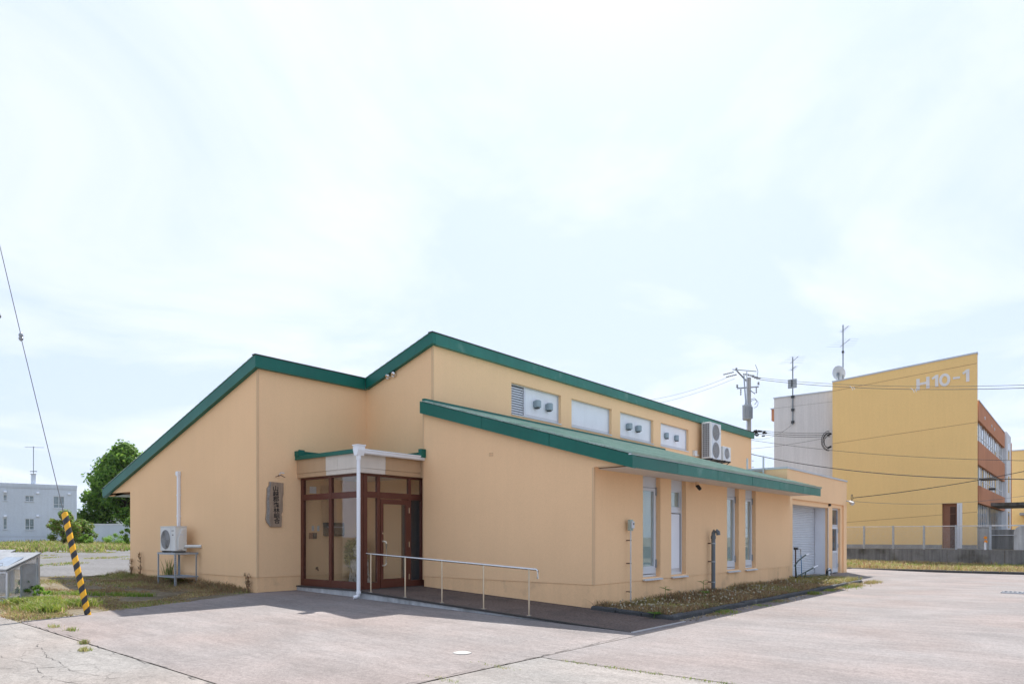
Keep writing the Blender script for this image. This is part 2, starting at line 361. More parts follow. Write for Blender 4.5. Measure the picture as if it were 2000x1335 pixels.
class MB:
    def __init__(s): s.v = []; s.f = []; s.mi = []; s.cur = 0
    def face(s, *pts):
        n = len(s.v); s.v += [tuple(p) for p in pts]; s.f.append(tuple(range(n, n + len(pts)))); s.mi.append(s.cur); return s
    def box(s, x0, y0, z0, x1, y1, z1):
        x0, x1 = min(x0, x1), max(x0, x1); y0, y1 = min(y0, y1), max(y0, y1); z0, z1 = min(z0, z1), max(z0, z1)
        n = len(s.v)
        s.v += [(x0, y0, z0), (x1, y0, z0), (x1, y1, z0), (x0, y1, z0), (x0, y0, z1), (x1, y0, z1), (x1, y1, z1), (x0, y1, z1)]
        for q in ((0, 3, 2, 1), (4, 5, 6, 7), (0, 1, 5, 4), (1, 2, 6, 5), (2, 3, 7, 6), (3, 0, 4, 7)):
            s.f.append(tuple(n + i for i in q)); s.mi.append(s.cur)
        return s
    def prism(s, pts, a, b, axis='y'):
        """2-D outline extruded along axis: 'y' outline in (x,z), 'x' in (y,z), 'z' in (x,y)"""
        def P(p, t):
            return {'y': (p[0], t, p[1]), 'x': (t, p[0], p[1]), 'z': (p[0], p[1], t)}[axis]
        n = len(s.v); k = len(pts)
        s.v += [P(p, a) for p in pts] + [P(p, b) for p in pts]
        s.f.append(tuple(n + i for i in range(k))); s.mi.append(s.cur)
        s.f.append(tuple(n + k + i for i in reversed(range(k)))); s.mi.append(s.cur)
        for i in range(k):
            j = (i + 1) % k
            s.f.append((n + i, n + k + i, n + k + j, n + j)); s.mi.append(s.cur)
        return s
    def tube(s, pts, r, n=8, cap=True):
        pts = [Vector(p) for p in pts]; rs = r if isinstance(r, (list, tuple)) else [r] * len(pts)
        base = len(s.v); up = None
        for i, p in enumerate(pts):
            d = (pts[min(i + 1, len(pts) - 1)] - pts[max(i - 1, 0)])
            d = d.normalized() if d.length > 1e-9 else Vector((0, 0, 1))
            if up is None: up = Vector((0, 0, 1)) if abs(d.z) < 0.9 else Vector((1, 0, 0))
            a = d.cross(up)
            if a.length < 1e-4: up = Vector((0, 1, 0)); a = d.cross(up)
            a.normalize(); b = d.cross(a).normalized()
            for k in range(n):
                t = 2 * pi * k / n
                s.v.append(tuple(p + (a * cos(t) + b * sin(t)) * rs[i]))
        for i in range(len(pts) - 1):
            for k in range(n):
                k2 = (k + 1) % n
                s.f.append((base + i * n + k, base + i * n + k2, base + (i + 1) * n + k2, base + (i + 1) * n + k)); s.mi.append(s.cur)
        if cap:
            s.f.append(tuple(base + k for k in reversed(range(n)))); s.mi.append(s.cur)
            e = base + (len(pts) - 1) * n
            s.f.append(tuple(e + k for k in range(n))); s.mi.append(s.cur)
        return s
    def lathe(s, prof, c=(0, 0, 0), n=16):
        """profile [(r,z)] turned about a vertical axis through c"""
        base = len(s.v)
        for r, z in prof:
            for k in range(n):
                t = 2 * pi * k / n; s.v.append((c[0] + r * cos(t), c[1] + r * sin(t), c[2] + z))
        for i in range(len(prof) - 1):
            for k in range(n):
                k2 = (k + 1) % n
                s.f.append((base + i * n + k, base + i * n + k2, base + (i + 1) * n + k2, base + (i + 1) * n + k)); s.mi.append(s.cur)
        s.f.append(tuple(base + k for k in reversed(range(n)))); s.mi.append(s.cur)
        e = base + (len(prof) - 1) * n
        s.f.append(tuple(e + k for k in range(n))); s.mi.append(s.cur)
        return s
    def wallx(s, X, y0, y1, z0, z1, holes=(), rec=0.13, thick=0.2):
        """wall facing +X with rectangular holes (ya,yb,za,zb); reveals 'rec' deep"""
        ys = sorted({y0, y1, *[h[0] for h in holes], *[h[1] for h in holes]})
        zs = sorted({z0, z1, *[h[2] for h in holes], *[h[3] for h in holes]})
        for i in range(len(ys) - 1):
            for j in range(len(zs) - 1):
                a, b, c, d = ys[i], ys[i + 1], zs[j], zs[j + 1]
                if any(h[0] <= a and b <= h[1] and h[2] <= c and d <= h[3] for h in holes): continue
                s.face((X, a, c), (X, b, c), (X, b, d), (X, a, d))
                s.face((X - thick, a, c), (X - thick, a, d), (X - thick, b, d), (X - thick, b, c))
        for a, b, c, d in holes:
            r = X - rec
            s.face((X, a, c), (X, a, d), (r, a, d), (r, a, c)); s.face((X, b, c), (r, b, c), (r, b, d), (X, b, d))
            s.face((X, a, d), (X, b, d), (r, b, d), (r, a, d)); s.face((X, a, c), (r, a, c), (r, b, c), (X, b, c))
        s.face((X, y0, z0), (X, y0, z1), (X - thick, y0, z1), (X - thick, y0, z0))
        s.face((X, y1, z0), (X - thick, y1, z0), (X - thick, y1, z1), (X, y1, z1))
        s.face((X, y0, z1), (X, y1, z1), (X - thick, y1, z1), (X - thick, y0, z1))
        s.face((X, y0, z0), (X - thick, y0, z0), (X - thick, y1, z0), (X, y1, z0))
        return s
    def mesh(s, name, mats, off=None, smooth=False):
        me = bpy.data.meshes.new(name)
        v = s.v if off is None else [(p[0] - off[0], p[1] - off[1], p[2] - off[2]) for p in s.v]
        me.from_pydata(v, [], s.f)
        if isinstance(mats, str): mats = [mats]
        for m in mats: me.materials.append(MATS[m])
        if len(mats) > 1: me.polygons.foreach_set("material_index", s.mi)
        if smooth: me.polygons.foreach_set("use_smooth", [True] * len(me.polygons))
        me.update(); return me
    def build(s, name, mats, parent=None, smooth=False, label=None, cat=None, group=None, kind=None, bevel=0.0):
        off = OFF.get(parent.name) if parent is not None else None
        o = bpy.data.objects.new(name, s.mesh(name, mats, off, smooth)); _link(o)
        if parent is not None:
            o.parent = parent
            if off is not None: OFF[o.name] = off
        if smooth:
            o.modifiers.new("edges", 'EDGE_SPLIT').split_angle = radians(40)
        if bevel:
            bv = o.modifiers.new("bevel", 'BEVEL'); bv.width = bevel; bv.segments = 2; bv.limit_method = 'ANGLE'; bv.angle_limit = radians(40)
        return tag(o, label, cat, group, kind)

def B(x0, y0, z0, x1, y1, z1): return MB().box(x0, y0, z0, x1, y1, z1)
def piece(me, name, parent, loc, rot=(0, 0, 0)):
    o = bpy.data.objects.new(name, me); o.location = Vector(loc) - OFF.get(parent.name, Vector((0, 0, 0))); o.rotation_euler = rot
    _link(o); o.parent = parent; OFF[o.name] = OFF.get(parent.name, Vector((0, 0, 0))); return o
def arc(c, r, a0, a1, n, plane='xz'):
    out = []
    for i in range(n + 1):
        a = a0 + (a1 - a0) * i / n
        u, w = r * cos(a), r * sin(a)
        out.append({'xz': (c[0] + u, c[1], c[2] + w), 'yz': (c[0], c[1] + u, c[2] + w), 'xy': (c[0] + u, c[1] + w, c[2])}[plane])
    return out
def catenary(a, b, sag, n=14):
    a, b = Vector(a), Vector(b); out = []
    for i in range(n + 1):
        t = i / n; p = a.lerp(b, t); p.z -= sag * 4 * t * (1 - t); out.append(p)
    return out

# ------------------------------------------------------------------ terrain
def gz(x):
    if x < -22: return 0.131 + (min(-x, 80) - 22) * 0.0107
    return -0.022 * (min(x, -5.5) + 16.05)
def tz(x, y):
    z = gz(x)
    if y > 47.0:
        t = min(1.0, max(0.0, (x + 45) / 15)); z = z * (1 - t) + 0.7 * t
    return z
xs = [-3900, -2500, -900, -300, -150, -110, -80, -65, -50, -40, -35, -30, -26, -22, -19, -16.05, -12, -8, -5.5, 0, 8, 20, 60, 200, 900, 2000, 3900]
ys = [-3900, -1500, -300, -60, -20, -5, 0, 4, 8, 12, 16, 20, 26, 32, 37.4, 42, 46.98, 47.02, 55, 70, 100, 200, 600, 2000, 3900]
g = MB()
g.v = [(x, y, tz(x, y)) for y in ys for x in xs]
W_ = len(xs)
for j in range(len(ys) - 1):
    for i in range(W_ - 1):
        g.f.append((j * W_ + i, j * W_ + i + 1, (j + 1) * W_ + i + 1, (j + 1) * W_ + i)); g.mi.append(0)
g.build("ground", "ground_mix", kind="structure")

def sheet(name, mat, rows, off, cuts=(-22, -5.5)):
    """paved sheet laid on the terrain: rows [(y, x_left, x_right)], cut where the ground bends"""
    m = MB()
    for ra_, rb_ in zip(rows[:-1], rows[1:]):
        if ra_ is None or rb_ is None: continue
        (ya, la, ra), (yb, lb, rb) = ra_, rb_
        fr = [0.0, 1.0]
        for c in cuts:
            if min(la, lb) < c < max(ra, rb) and abs(la - lb) < 1e-6 and abs(ra - rb) < 1e-6: fr.append((c - la) / (ra - la))
        fr = sorted(fr)
        for a, b in zip(fr[:-1], fr[1:]):
            P = [(la + (ra - la) * a, ya), (la + (ra - la) * b, ya), (lb + (rb - lb) * b, yb), (lb + (rb - lb) * a, yb)]
            m.face(*[(x, y, gz(x) + off) for x, y in P])
    return m.build(name, mat, kind="structure")
road = sheet("road", "asphalt_road", [(-40, -90, -5.708), (3.748, -90, -5.708)], 0.006)
front = sheet("front_pavement", "asphalt_front", [(-40, -5.704, 40), (7.497, -5.704, 40)], 0.006)
fc_rows = []
rr = random.Random(3)
yy = 3.753
while yy < 12.9:
    fc_rows.append((yy, -14.0 - (yy - 3.9) * 0.375 + rr.uniform(-.10, .10), -5.708)); yy += 0.35
forecourt = sheet("forecourt", "asphalt_forecourt", fc_rows, 0.014)
drive = sheet("driveway", "asphalt_drive", [(7.503, -5.704, 40), (12.3, -5.704, 40), None, (12.3, -9.0, 40), (37.3, -9.0, 40)], 0.010)
# gravel yard at the left
gr = MB()
outline = [(-53, 13.5), (-40, 10.4), (-31, 8.2), (-25.6, 7.2), (-24.4, 8.2), (-24.2, 10.0), (-24.2, 14), (-30, 17), (-40, 21), (-53, 22.5), (-58, 19)]
fine = []
for i, p in enumerate(outline):
    q = outline[(i + 1) % len(outline)]
    k = max(2, int(math.hypot(q[0] - p[0], q[1] - p[1]) / 0.7))
    for t in range(k):
        s = t / k; j = 0.25
        fine.append((p[0] + (q[0] - p[0]) * s + rr.uniform(-j, j), p[1] + (q[1] - p[1]) * s + rr.uniform(-j, j)))
gr.face(*[(x, y, gz(x) + 0.012) for x, y in fine])
gr.build("gravel_yard", "gravel", kind="structure")

# cracks and joints in the paving: thin ragged strips lying on the sheets
def crack(parent, pts, w, off, seed, grow=0.35):
    r = random.Random(seed); P = []
    for a, b in zip(pts[:-1], pts[1:]):
        k = max(2, int(math.hypot(b[0] - a[0], b[1] - a[1]) / 0.12))
        for t in range(k):
            s = t / k; P.append((a[0] + (b[0] - a[0]) * s + r.gauss(0, .018), a[1] + (b[1] - a[1]) * s + r.gauss(0, .018)))
    P.append(pts[-1]); m = MB()
    ww = [w * .42 * (0.25 + 1.1 * r.random() ** 1.5) for _ in P]; ww[0] = ww[-1] = 0.001
    for i in range(len(P) - 1):
        if r.random() < .16: continue
        dx, dy = P[i + 1][0] - P[i][0], P[i + 1][1] - P[i][1]; l = math.hypot(dx, dy) or 1; nx, ny = -dy / l, dx / l
        q = []
        for (p, s_) in ((P[i], ww[i]), (P[i + 1], ww[i + 1])): q.append([(p[0] - nx * s_, p[1] - ny * s_), (p[0] + nx * s_, p[1] + ny * s_)])
        m.face(*[(x, y, gz(x) + off) for x, y in (q[0][0], q[1][0], q[1][1], q[0][1])])
    o = m.build("crack", "crack", parent); return o
crack(forecourt, [(-5.78, 9.95), (-5.73, 7.5), (-5.74, 5.2), (-5.7, 3.8)], 0.016, 0.019, 1)
crack(front, [(-5.72, 7.50), (-4.4, 7.47), (-3.1, 7.45), (-1.2, 7.52), (0.6, 7.47)], 0.014, 0.015, 2)
crack(forecourt, [(-13.9, 3.80), (-12.4, 3.78), (-11.2, 3.82), (-10.0, 3.74), (-8.6, 3.76), (-7.2, 3.70), (-5.75, 3.76)], 0.016, 0.019, 3)
crack(front, [(-5.3, 6.3), (-4.75, 6.25), (-4.4, 6.5), (-4.1, 6.4)], 0.008, 0.012, 4)
crack(forecourt, [(-5.75, 7.2), (-6.1, 7.0), (-6.3, 6.6)], 0.006, 0.019, 5)
crack(drive, [(-5.2, 30.5), (-4.4, 31.8), (-3.1, 32.4), (-2.3, 33.4)], 0.02, 0.015, 6)
for k, pts in enumerate([[(-11.6, 3.3), (-10.2, 3.05), (-9.0, 2.95), (-8.0, 3.2)], [(-10.9, 2.6), (-9.8, 2.8), (-8.9, 2.6), (-7.9, 2.9), (-7.2, 3.4)],
                         [(-12.8, 3.1), (-11.9, 2.6), (-10.6, 2.5)], [(-9.9, 2.3), (-9.5, 2.75), (-9.3, 3.3)], [(-8.5, 2.5), (-8.4, 3.0), (-8.1, 3.5)], [(-11.2, 2.9), (-10.8, 3.4), (-10.7, 3.7)]]):
    crack(road, pts, 0.010, 0.011, 20 + k)

# ------------------------------------------------------------------ the peach building
XA, XB, XD, XE = -23.64, -16.05, -13.30, -8.06
YB, YC, YW, YV, YF = 9.36, 12.78, 12.45, 25.03, 35.27
SM = 0.303
def zr(x): return 3.03 + SM * (x + 25.52)       # top of the main roof
SL = 0.296
def zl(x): return 4.92 - SL * (x + 13.30)       # top of the lean-to roof
PL = 0.39                                       # plinth line
bld = thing("office_building", "peach rendered single-storey building with green-edged shed roofs, filling the middle", "building", (-15.0, 14.0, 0.0))
def wall(m, label=None): return m.build("wall", "wall_peach", bld, label=label)
T = 0.2
wall(MB().prism([(XA, PL), (XB, PL), (XB, zr(XB) - .27), (-25.44, zr(-25.44) - .27), (-25.44, 2.86), (XA, 2.86)], YB, YB + T))
wall(MB().wallx(XB, YB + T, YC + T, PL, zr(XB) - .27))
wall(MB().prism([(XB + .001, PL), (XD, PL), (XD, zr(XD) - .27), (XB + .001, zr(XB) - .27)], YC, YC + T))
CW = [(16.03, 18.58), (19.18, 21.72), (22.32, 24.86), (25.48, 28.02)]
wall(MB().wallx(XD, YC + T, YF, 0.0, 6.47, [(a, b, 5.11, 6.04) for a, b in CW], 0.13))
wall(MB().box(XA, YB + T, -0.2, XA + T, YF, 3.2))
wall(MB().prism([(XA, -.2), (XD - T, -.2), (XD - T, zr(XD) - .35), (XA, zr(XA) - .3)], YF - T, YF - .001))
wall(MB().prism([(XD + .001, PL), (XE, PL), (XE, 2.885), (-7.20, 2.885), (-7.20, zl(-7.2) - .2), (XD + .001, zl(XD) - .2)], YW, YW + T))
WW = [(14.56, 15.43), (16.00, 16.84), (19.51, 20.39), (20.91, 21.77)]
wall(MB().wallx(XE, YW + T, YV, PL, 2.87, [(a, b, 0.45, 2.8695) for a, b in WW], 0.15))
wall(MB().box(XD + .001, YV - T, -.3, XE - T - .001, YV - .001, 2.95))
def plinth(m): return m.build("plinth", "plinth_peach", bld)
pr = 0.014
plinth(MB().box(XA + pr, YB + pr, -.35, XB - pr, YB + T, PL))
plinth(MB().box(XB - T, YB + T, -.35, XB - pr, YC + T, PL))
plinth(MB().box(XB - pr, YC + pr, -.35, XD, YC + T, PL))
plinth(MB().box(XD + pr, YW + pr, -.5, XE - pr, YW + T, PL))
plinth(MB().wallx(XE - pr, YW + T, YV, -.5, PL, (), .1))
# slim corner beads
for x, y, z0, z1 in ((XB, YB, PL, zr(XB) - .3), (XD, YC, 4.95, zr(XD) - .3), (XE, YW, PL, 2.88), (XD + .02, YW, 0.3, zl(XD) - .3)):
    MB().box(x - .045, y - .006, z0, x + .006, y + .045, z1).build("corner_bead", "trim_peach", bld)
MB().box(-7.95, YW - .006, 2.865, -7.22, YW + .02, 2.90).build("soffit_end_trim", "trim_peach", bld)

# main roof deck, fascia boards, caps and courses
MB().prism([(-25.50, zr(-25.5) - .26), (-15.99, zr(-15.99) - .26), (-15.99, zr(-15.99) - .03), (-25.5, zr(-25.5) - .03)], YB + .001, 12.70).build("roof_deck", "roof_metal", bld)
MB().prism([(-25.50, zr(-25.5) - .26), (-13.31, zr(-13.31) - .26), (-13.31, zr(-13.31) - .03), (-25.5, zr(-25.5) - .03)], 12.701, YF).build("roof_deck", "roof_metal", bld)
def gable_fascia(x0, x1, zf, hgt, y0, y1, mat, n):
    for i in range(n):
        a = x0 + (x1 - x0) * i / n + (.003 if i else 0); b = x0 + (x1 - x0) * (i + 1) / n - .003
        MB().prism([(a, zf(a) - hgt), (b, zf(b) - hgt), (b, zf(b)), (a, zf(a))], y0, y1).build("fascia_board", mat, bld)
gable_fascia(-25.54, -15.93, zr, .30, YB - .12, YB - .002, "fascia_green", 4)
gable_fascia(-15.93, -13.18, zr, .30, YC - .12, YC - .002, "fascia_green", 1)
for i in range(2):
    MB().box(XB + .002, YB - .002 + i * 1.70, zr(-16) - .29, -15.93, YB + 1.697 + i * 1.70 - (.12 if i else 0), zr(-15.95)).build("fascia_board", "fascia_green", bld)
L0 = YC - .12
for i in range(5):
    a, b = L0 + i * 4.55, L0 + (i + 1) * 4.55 - .004
    MB().box(XD + .002, a + (.118 if i == 0 else 0), 6.45, -13.18, b, 6.745).build("fascia_board", "fascia_green_sheen_weathered", bld)
MB().box(-25.58, YB - .12, 2.80, -25.541, YF, 3.035).build("fascia_board", "fascia_green", bld)
# caps along the roof edges
def cap_slope(x0, x1, zf, y0, y1): MB().prism([(x0, zf(x0) + .002), (x1, zf(x1) + .002), (x1, zf(x1) + .030), (x0, zf(x0) + .030)], y0, y1).build("edge_cap", "ramp_edge", bld)
MB().box(-13.33, YC - .14, 6.747, -13.165, YF + .1, 6.775).build("edge_cap", "ramp_edge", bld)
MB().box(-16.06, YB - .14, zr(-15.95) + .002, -15.915, YC - .15, zr(-15.95) + .028).build("edge_cap", "ramp_edge", bld)
MB().box(-25.60, YB - .14, 3.04, -25.45, YF, 3.062).build("edge_cap", "ramp_edge", bld)
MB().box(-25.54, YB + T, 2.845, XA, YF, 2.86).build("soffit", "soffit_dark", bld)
ang = math.atan(SM); cl = 0.262
def course_mesh(nm, L, w=0.29, th=0.024, mt_="roof_metal"):
    m = MB(); m.prism([(0, 0), (w, .004), (w, .010), (0, th)], 0, L); return m.mesh(nm, mt_)
cA = course_mesh("roof_course", 12.70 - (YB - .135)); cB = course_mesh("roof_course", YF + .08 - 12.64); cC = course_mesh("roof_course", YF + .08 - (YB - .135))
n1 = int((25.52 - 15.99) / cos(0) / (cl * cos(ang)))
x = -25.56
while x < -13.36:
    if x < -16.25: piece(cC, "roof_course", bld, (x, YB - .135, zr(x) + .004), (0, -ang, 0))
    else: piece(cB, "roof_course", bld, (x, 12.64, zr(x) + .004), (0, -ang, 0))
    x += cl * cos(ang)

# lean-to roof
MB().prism([(-13.29, zl(-13.29) - .26), (-7.13, zl(-7.13) - .26), (-7.13, zl(-7.13) - .03), (-13.29, zl(-13.29) - .03)], YW + .001, 25.17).build("roof_deck", "roof_metal", bld)
for a, b in ((-13.31, -11.156), (-11.144, -9.156), (-9.144, -7.06)):
    MB().prism([(a, zl(a) - .315 + .006 * (a + 13.3)), (b, zl(b) - .315 + .006 * (b + 13.3)), (b, zl(b) - .01), (a, zl(a) - .01)], YW - .12, YW - .002).build("fascia_board", "fascia_green", bld)
ycuts = [YW - .002, 14.4, 16.6, 18.9, 21.1, 23.3, 25.19]
for a, b in zip(ycuts[:-1], ycuts[1:]):
    MB().box(-7.13, a + .006, 2.815, -7.09 + .004 * (int(a * 10) % 2), b - .006, 3.065).build("fascia_board", "fascia_green" if a < 14.3 else "fascia_green_sheen_weathered", bld)
MB().prism([(-9.5, zl(-9.5) - .3), (-7.09, zl(-7.09) - .27), (-7.09, zl(-7.09) - .01), (-9.5, zl(-9.5) - .01)], 25.192, 25.23).build("fascia_board", "fascia_green_sheen_weathered", bld)
MB().box(-7.145, YW - .135, 3.067, -7.065, 25.24, 3.092).build("drip_edge", "aluminium", bld)  # light metal tone puts sunlight on the edge cap into its colour
MB().box(XE + .001, YW + T, 2.852, -7.131, 25.17, 2.868).build("soffit", "soffit_white", bld)
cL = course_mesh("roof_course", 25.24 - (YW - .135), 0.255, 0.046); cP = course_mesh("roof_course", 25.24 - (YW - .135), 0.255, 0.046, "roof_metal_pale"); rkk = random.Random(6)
angl = math.atan(SL); x = -7.06
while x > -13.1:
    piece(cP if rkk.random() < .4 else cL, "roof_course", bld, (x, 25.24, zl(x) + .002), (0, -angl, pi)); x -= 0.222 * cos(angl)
MB().box(XD + .001, YW - .05, 4.86, XD + .10, 25.7, 4.985).build("wall_flashing", "fascia_green", bld)

# high windows in the long wall
ventm = MB().lathe([(.075, 0), (.105, .02), (.105, .20), (.085, .235), (.03, .25)], n=14)
for i, (a, b) in enumerate(CW):
    xr = XD - .13
    f = MB()
    f.box(xr - .05, a, 5.11, xr + .03, b, 5.145); f.box(xr - .05, a, 6.005, xr + .03, b, 6.04)
    f.box(xr - .05, a, 5.145, xr + .03, a + .04, 6.005); f.box(xr - .05, b - .045, 5.145, xr + .03, b, 6.005)
    w = f.build("window", "aluminium", bld)
    y0 = a + .04
    if i == 0:
        B(xr - .045, a + .72, 5.145, xr + .035, a + .79, 6.005).build("mullion", "aluminium", w)
        B(xr - .19, a + .04, 5.145, xr - .15, a + .72, 6.005).build("louver_back", "aluminium_dark", w)
        sl = MB().prism([(0, 0), (.012, 0), (.012, .044), (0, .046), (-.06, .074), (-.068, .068)], 0, .68).mesh("louver_slat", "aluminium")
        for k in range(11): piece(sl, "louver_slat", w, (xr - .01, a + .04, 5.175 + k * .074))
        y0 = a + .79
    B(xr - .03, y0, 5.145, xr - .004, b - .045, 6.005).build("panel", "panel_white", w)
    B(xr - .003, y0, 5.146, xr + .004, b - .046, 5.215).build("panel_strip", "panel_grey", w)
    B(XD - .13, a, 5.075, XD + .025, b, 5.108).build("sill", "panel_grey", w)
    hs = {0: (a + 1.32, a + 1.95), 1: (), 2: (a + .72, a + 1.42), 3: (a + .62, a + 1.52)}[i]
    for hy in hs:
        r_ = .09 if i == 3 else .115
        h_ = MB()
        h_.lathe([(r_ * .8, 0), (r_, .015), (r_, .20), (r_ * .8, .225)], (xr + r_ * .9, hy, 5.47), 16)
        h_.box(xr - .002, hy - r_ * .8, 5.49, xr + .1, hy + r_ * .8, 5.67)
        hood = h_.build("vent_hood", "hood_grey", w, smooth=True)
        B(xr + .03, hy - .05, 5.435, xr + .15, hy + .05, 5.468).build("vent_mouth", "dark_grey", hood)

# tall windows in the lean-to
for i, (a, b) in enumerate(WW):
    xr = XE - .15
    f = MB(); ft = .05
    f.box(xr - .06, a, .45, xr + .03, b, .50); f.box(xr - .06, a, 2.60, xr + .03, b, 2.868)
    f.box(xr - .06, a, .50, xr + .03, a + .045, 2.60); f.box(xr - .06, b - .05, .50, xr + .03, b, 2.60)
    w = f.build("window", "panel_grey", bld)
    if i == 1:
        B(xr - .05, a + .045, 2.02, xr + .034, b - .05, 2.12).build("transom", "aluminium", w)
        B(xr - .018, a + .11, 2.18, xr - .012, b - .11, 2.56).build("pane", "glass_clear", w); B(xr - .05, a + .11, 2.18, xr - .046, b - .11, 2.56).build("blind", "blind", w)
        s_ = MB(); s_.box(xr - .04, a + .046, 2.12, xr + .012, a + .11, 2.60); s_.box(xr - .04, b - .11, 2.12, xr + .012, b - .051, 2.60)
        s_.box(xr - .04, a + .11, 2.12, xr + .012, b - .11, 2.18); s_.box(xr - .04, a + .11, 2.56, xr + .012, b - .11, 2.60); s_.build("sash", "aluminium", w)
        B(xr - .04, a + .07, .60, xr + .004, b - .085, 2.0).build("panel", "panel_white", w)
        s_ = MB(); s_.box(xr - .04, b - .085, .50, xr + .02, b - .051, 2.02); s_.build("jamb", "aluminium_dark", w)
        B(xr - .04, a + .046, .50, xr + .012, b - .086, .595).build("bottom_rail", "aluminium", w)
    else:
        s_ = MB(); s_.box(xr - .03, a + .046, .52, xr + .045, a + .10, 2.59); s_.box(xr - .03, b - .13, .52, xr + .045, b - .052, 2.59)
        s_.box(xr - .03, a + .10, .52, xr + .045, b - .13, .70); s_.box(xr - .03, a + .10, 2.52, xr + .045, b - .13, 2.59)
        sash = s_.build("sash", "panel_grey", w)
        B(xr + .014, a + .10, .70, xr + .020, b - .13, 2.52).build("pane", "glass_clear", w); B(xr - .03, a + .10, .70, xr - .024, b - .13, 2.52).build("blind", "blind", w)
        for hz in (.66, 2.42): B(xr + .046, b - .07, hz, xr + .066, b - .03, hz + .20).build("hinge", "aluminium_dark", w)
    MB().prism([(XE - .15, .447), (XE - .15, .415), (XE + .06, .375), (XE + .06, .405)], a - .005, b + .03).build("sill", "panel_grey", w)

# small fittings on the walls
for k, (x_, z_) in enumerate(((-15.03, 5.88), (-14.79, 5.90))):
    m = MB(); m.tube([(x_, YC - .002, z_), (x_, YC - .07, z_)], [.075, .07], 14); m.tube([(x_, YC - .07, z_ + .012), (x_, YC - .11, z_ - .012)], [.07, .045], 14)
    m.build("vent_cap", "steel", bld, smooth=True)
for dx in (0, .075):
    for dz in (0, .05): B(-11.02 + dx, YW - .008, 3.33 + dz, -10.97 + dx, YW - .001, 3.365 + dz).build("vent_slot", "trim_peach", bld)

# ------------------------------------------------------------------ entrance porch
XP, YP = -13.56, 10.65
FZ = 0.135
porch = thing("entrance_porch", "glazed porch with brown frames and white downpipe in the corner of the peach building", "porch", (-14.8, 11.6, 0.0))
MB().prism([(XB - .02, -.25), (-13.44, -.25), (-13.44, .105), (XB - .02, .105)], 10.50, YC).build("floor_slab", "concrete_white", porch)
MB().box(XB + .001, 10.47, .106, -13.41, YC - .001, FZ).build("floor", "ramp_edge", porch)
fr = lambda *a: B(*a).build("frame", "brown_frame", porch)
for xa, xb in ((XB + .002, -15.93), (-14.82, -14.71), (-13.62, -13.53)):
    fr(xa, YP - .04, FZ, xb, YP + .04, 2.97)
for xa, xb in ((-15.93, -14.82), (-14.71, -13.62)):
    for za, zb in ((FZ, .31), (2.37, 2.52), (2.90, 2.97)): fr(xa, YP - .035, za, xb, YP + .035, zb)
    B(xa, YP - .006, .31, xb, YP + .006, 2.37).build("pane", "glass_clear", porch)
    B(xa, YP - .006, 2.52, xb, YP + .006, 2.90).build("pane", "glass_clear", porch)
ypost = [(YP - .04, 10.80), (11.11, 11.20), (12.14, 12.22), (12.58, 12.68)]
for i, (ya, yb) in enumerate(ypost):
    if i: fr(XP - .04, ya, FZ, XP + .04, yb, 2.97)
    else: fr(XP - .03, YP + .041, FZ, XP + .04, yb, 2.97)
for ya, yb in ((10.80, 11.11), (11.20, 12.14), (12.22, 12.58)):
    door_bay = ya == 11.20
    fr(XP - .035, ya, 2.37, XP + .035, yb, 2.52); fr(XP - .035, ya, 2.90, XP + .035, yb, 2.97)
    B(XP - .006, ya, 2.52, XP + .006, yb, 2.90).build("pane", "glass_clear", porch)
    if not door_bay:
        fr(XP - .035, ya, FZ, XP + .035, yb, .29)
        B(XP - .006, ya, .29, XP + .006, yb, 2.37).build("pane", "glass_clear", porch)
fr(XP - .07, 12.68, FZ, XP - .03, YC - .002, 2.97)
d = MB(); da, db = 11.21, 12.13
d.box(XP - .02, da, FZ + .012, XP + .052, da + .085, 2.355); d.box(XP - .02, db - .085, FZ + .012, XP + .052, db, 2.355)
d.box(XP - .02, da + .085, FZ + .012, XP + .052, db - .085, .36); d.box(XP - .02, da + .085, 2.23, XP + .052, db - .085, 2.355)
door = d.build("door", "brown_frame", porch)
B(XP + .005, da + .085, .36, XP + .016, db - .085, 2.23).build("pane", "glass_clear", door)
hx = XP + .052
MB().tube([(hx, 11.27, 1.30), (hx + .05, 11.27, 1.30), (hx + .085, 11.30, 1.285), (hx + .09, 11.31, 1.24), (hx + .09, 11.31, .76), (hx + .085, 11.30, .715), (hx + .05, 11.27, .70), (hx, 11.27, .70)], .021, 10).build("handle", "handle_metal", door, smooth=True)
MB().tube([(hx, 11.25, 1.50), (hx + .03, 11.25, 1.50)], .022, 10).build("lock", "steel", door)
for z_ in (.32, 1.15, 2.02): B(XP + .053, 12.115, z_, XP + .07, 12.15, z_ + .14).build("hinge", "steel", door)
# header panels: faded ones at the outer corner
HZ0, HZ1, HZ2 = 2.955, 3.065, 3.455
Yh, Xh = 10.49, -13.40
def hp_front(xa, xb, mat):
    B(xa, Yh, HZ1 + .004, xb, YP + .04, HZ2).build("header_panel", mat, porch)
    B(xa + .0, Yh + .012, HZ0 + .0, xb, YP + .04, HZ1).build("header_strip", mat, porch)
hp_front(XB + .002, -14.78, "panel_beige"); hp_front(-14.777, -14.30, "panel_faded"); hp_front(-14.297, Xh, "panel_faded")
def hp_side(ya, yb, mat):
    B(XP - .04, ya, HZ1 + .004, Xh, yb, HZ2).build("header_panel", mat, porch)
    B(XP - .04, ya, HZ0, Xh - .012, yb, HZ1).build("header_strip", mat, porch)
hp_side(YP + .041, 11.27, "panel_faded"); hp_side(11.275, YW - .003, "panel_beige")
B(XP - .04, YW - .002, HZ0, XD - .003, YC - .003, HZ2).build("header_panel", "panel_beige", porch)
B(XB + .002, YP + .05, 2.99, XP - .045, YC - .002, 3.03).build("ceiling", "soffit_white", porch)
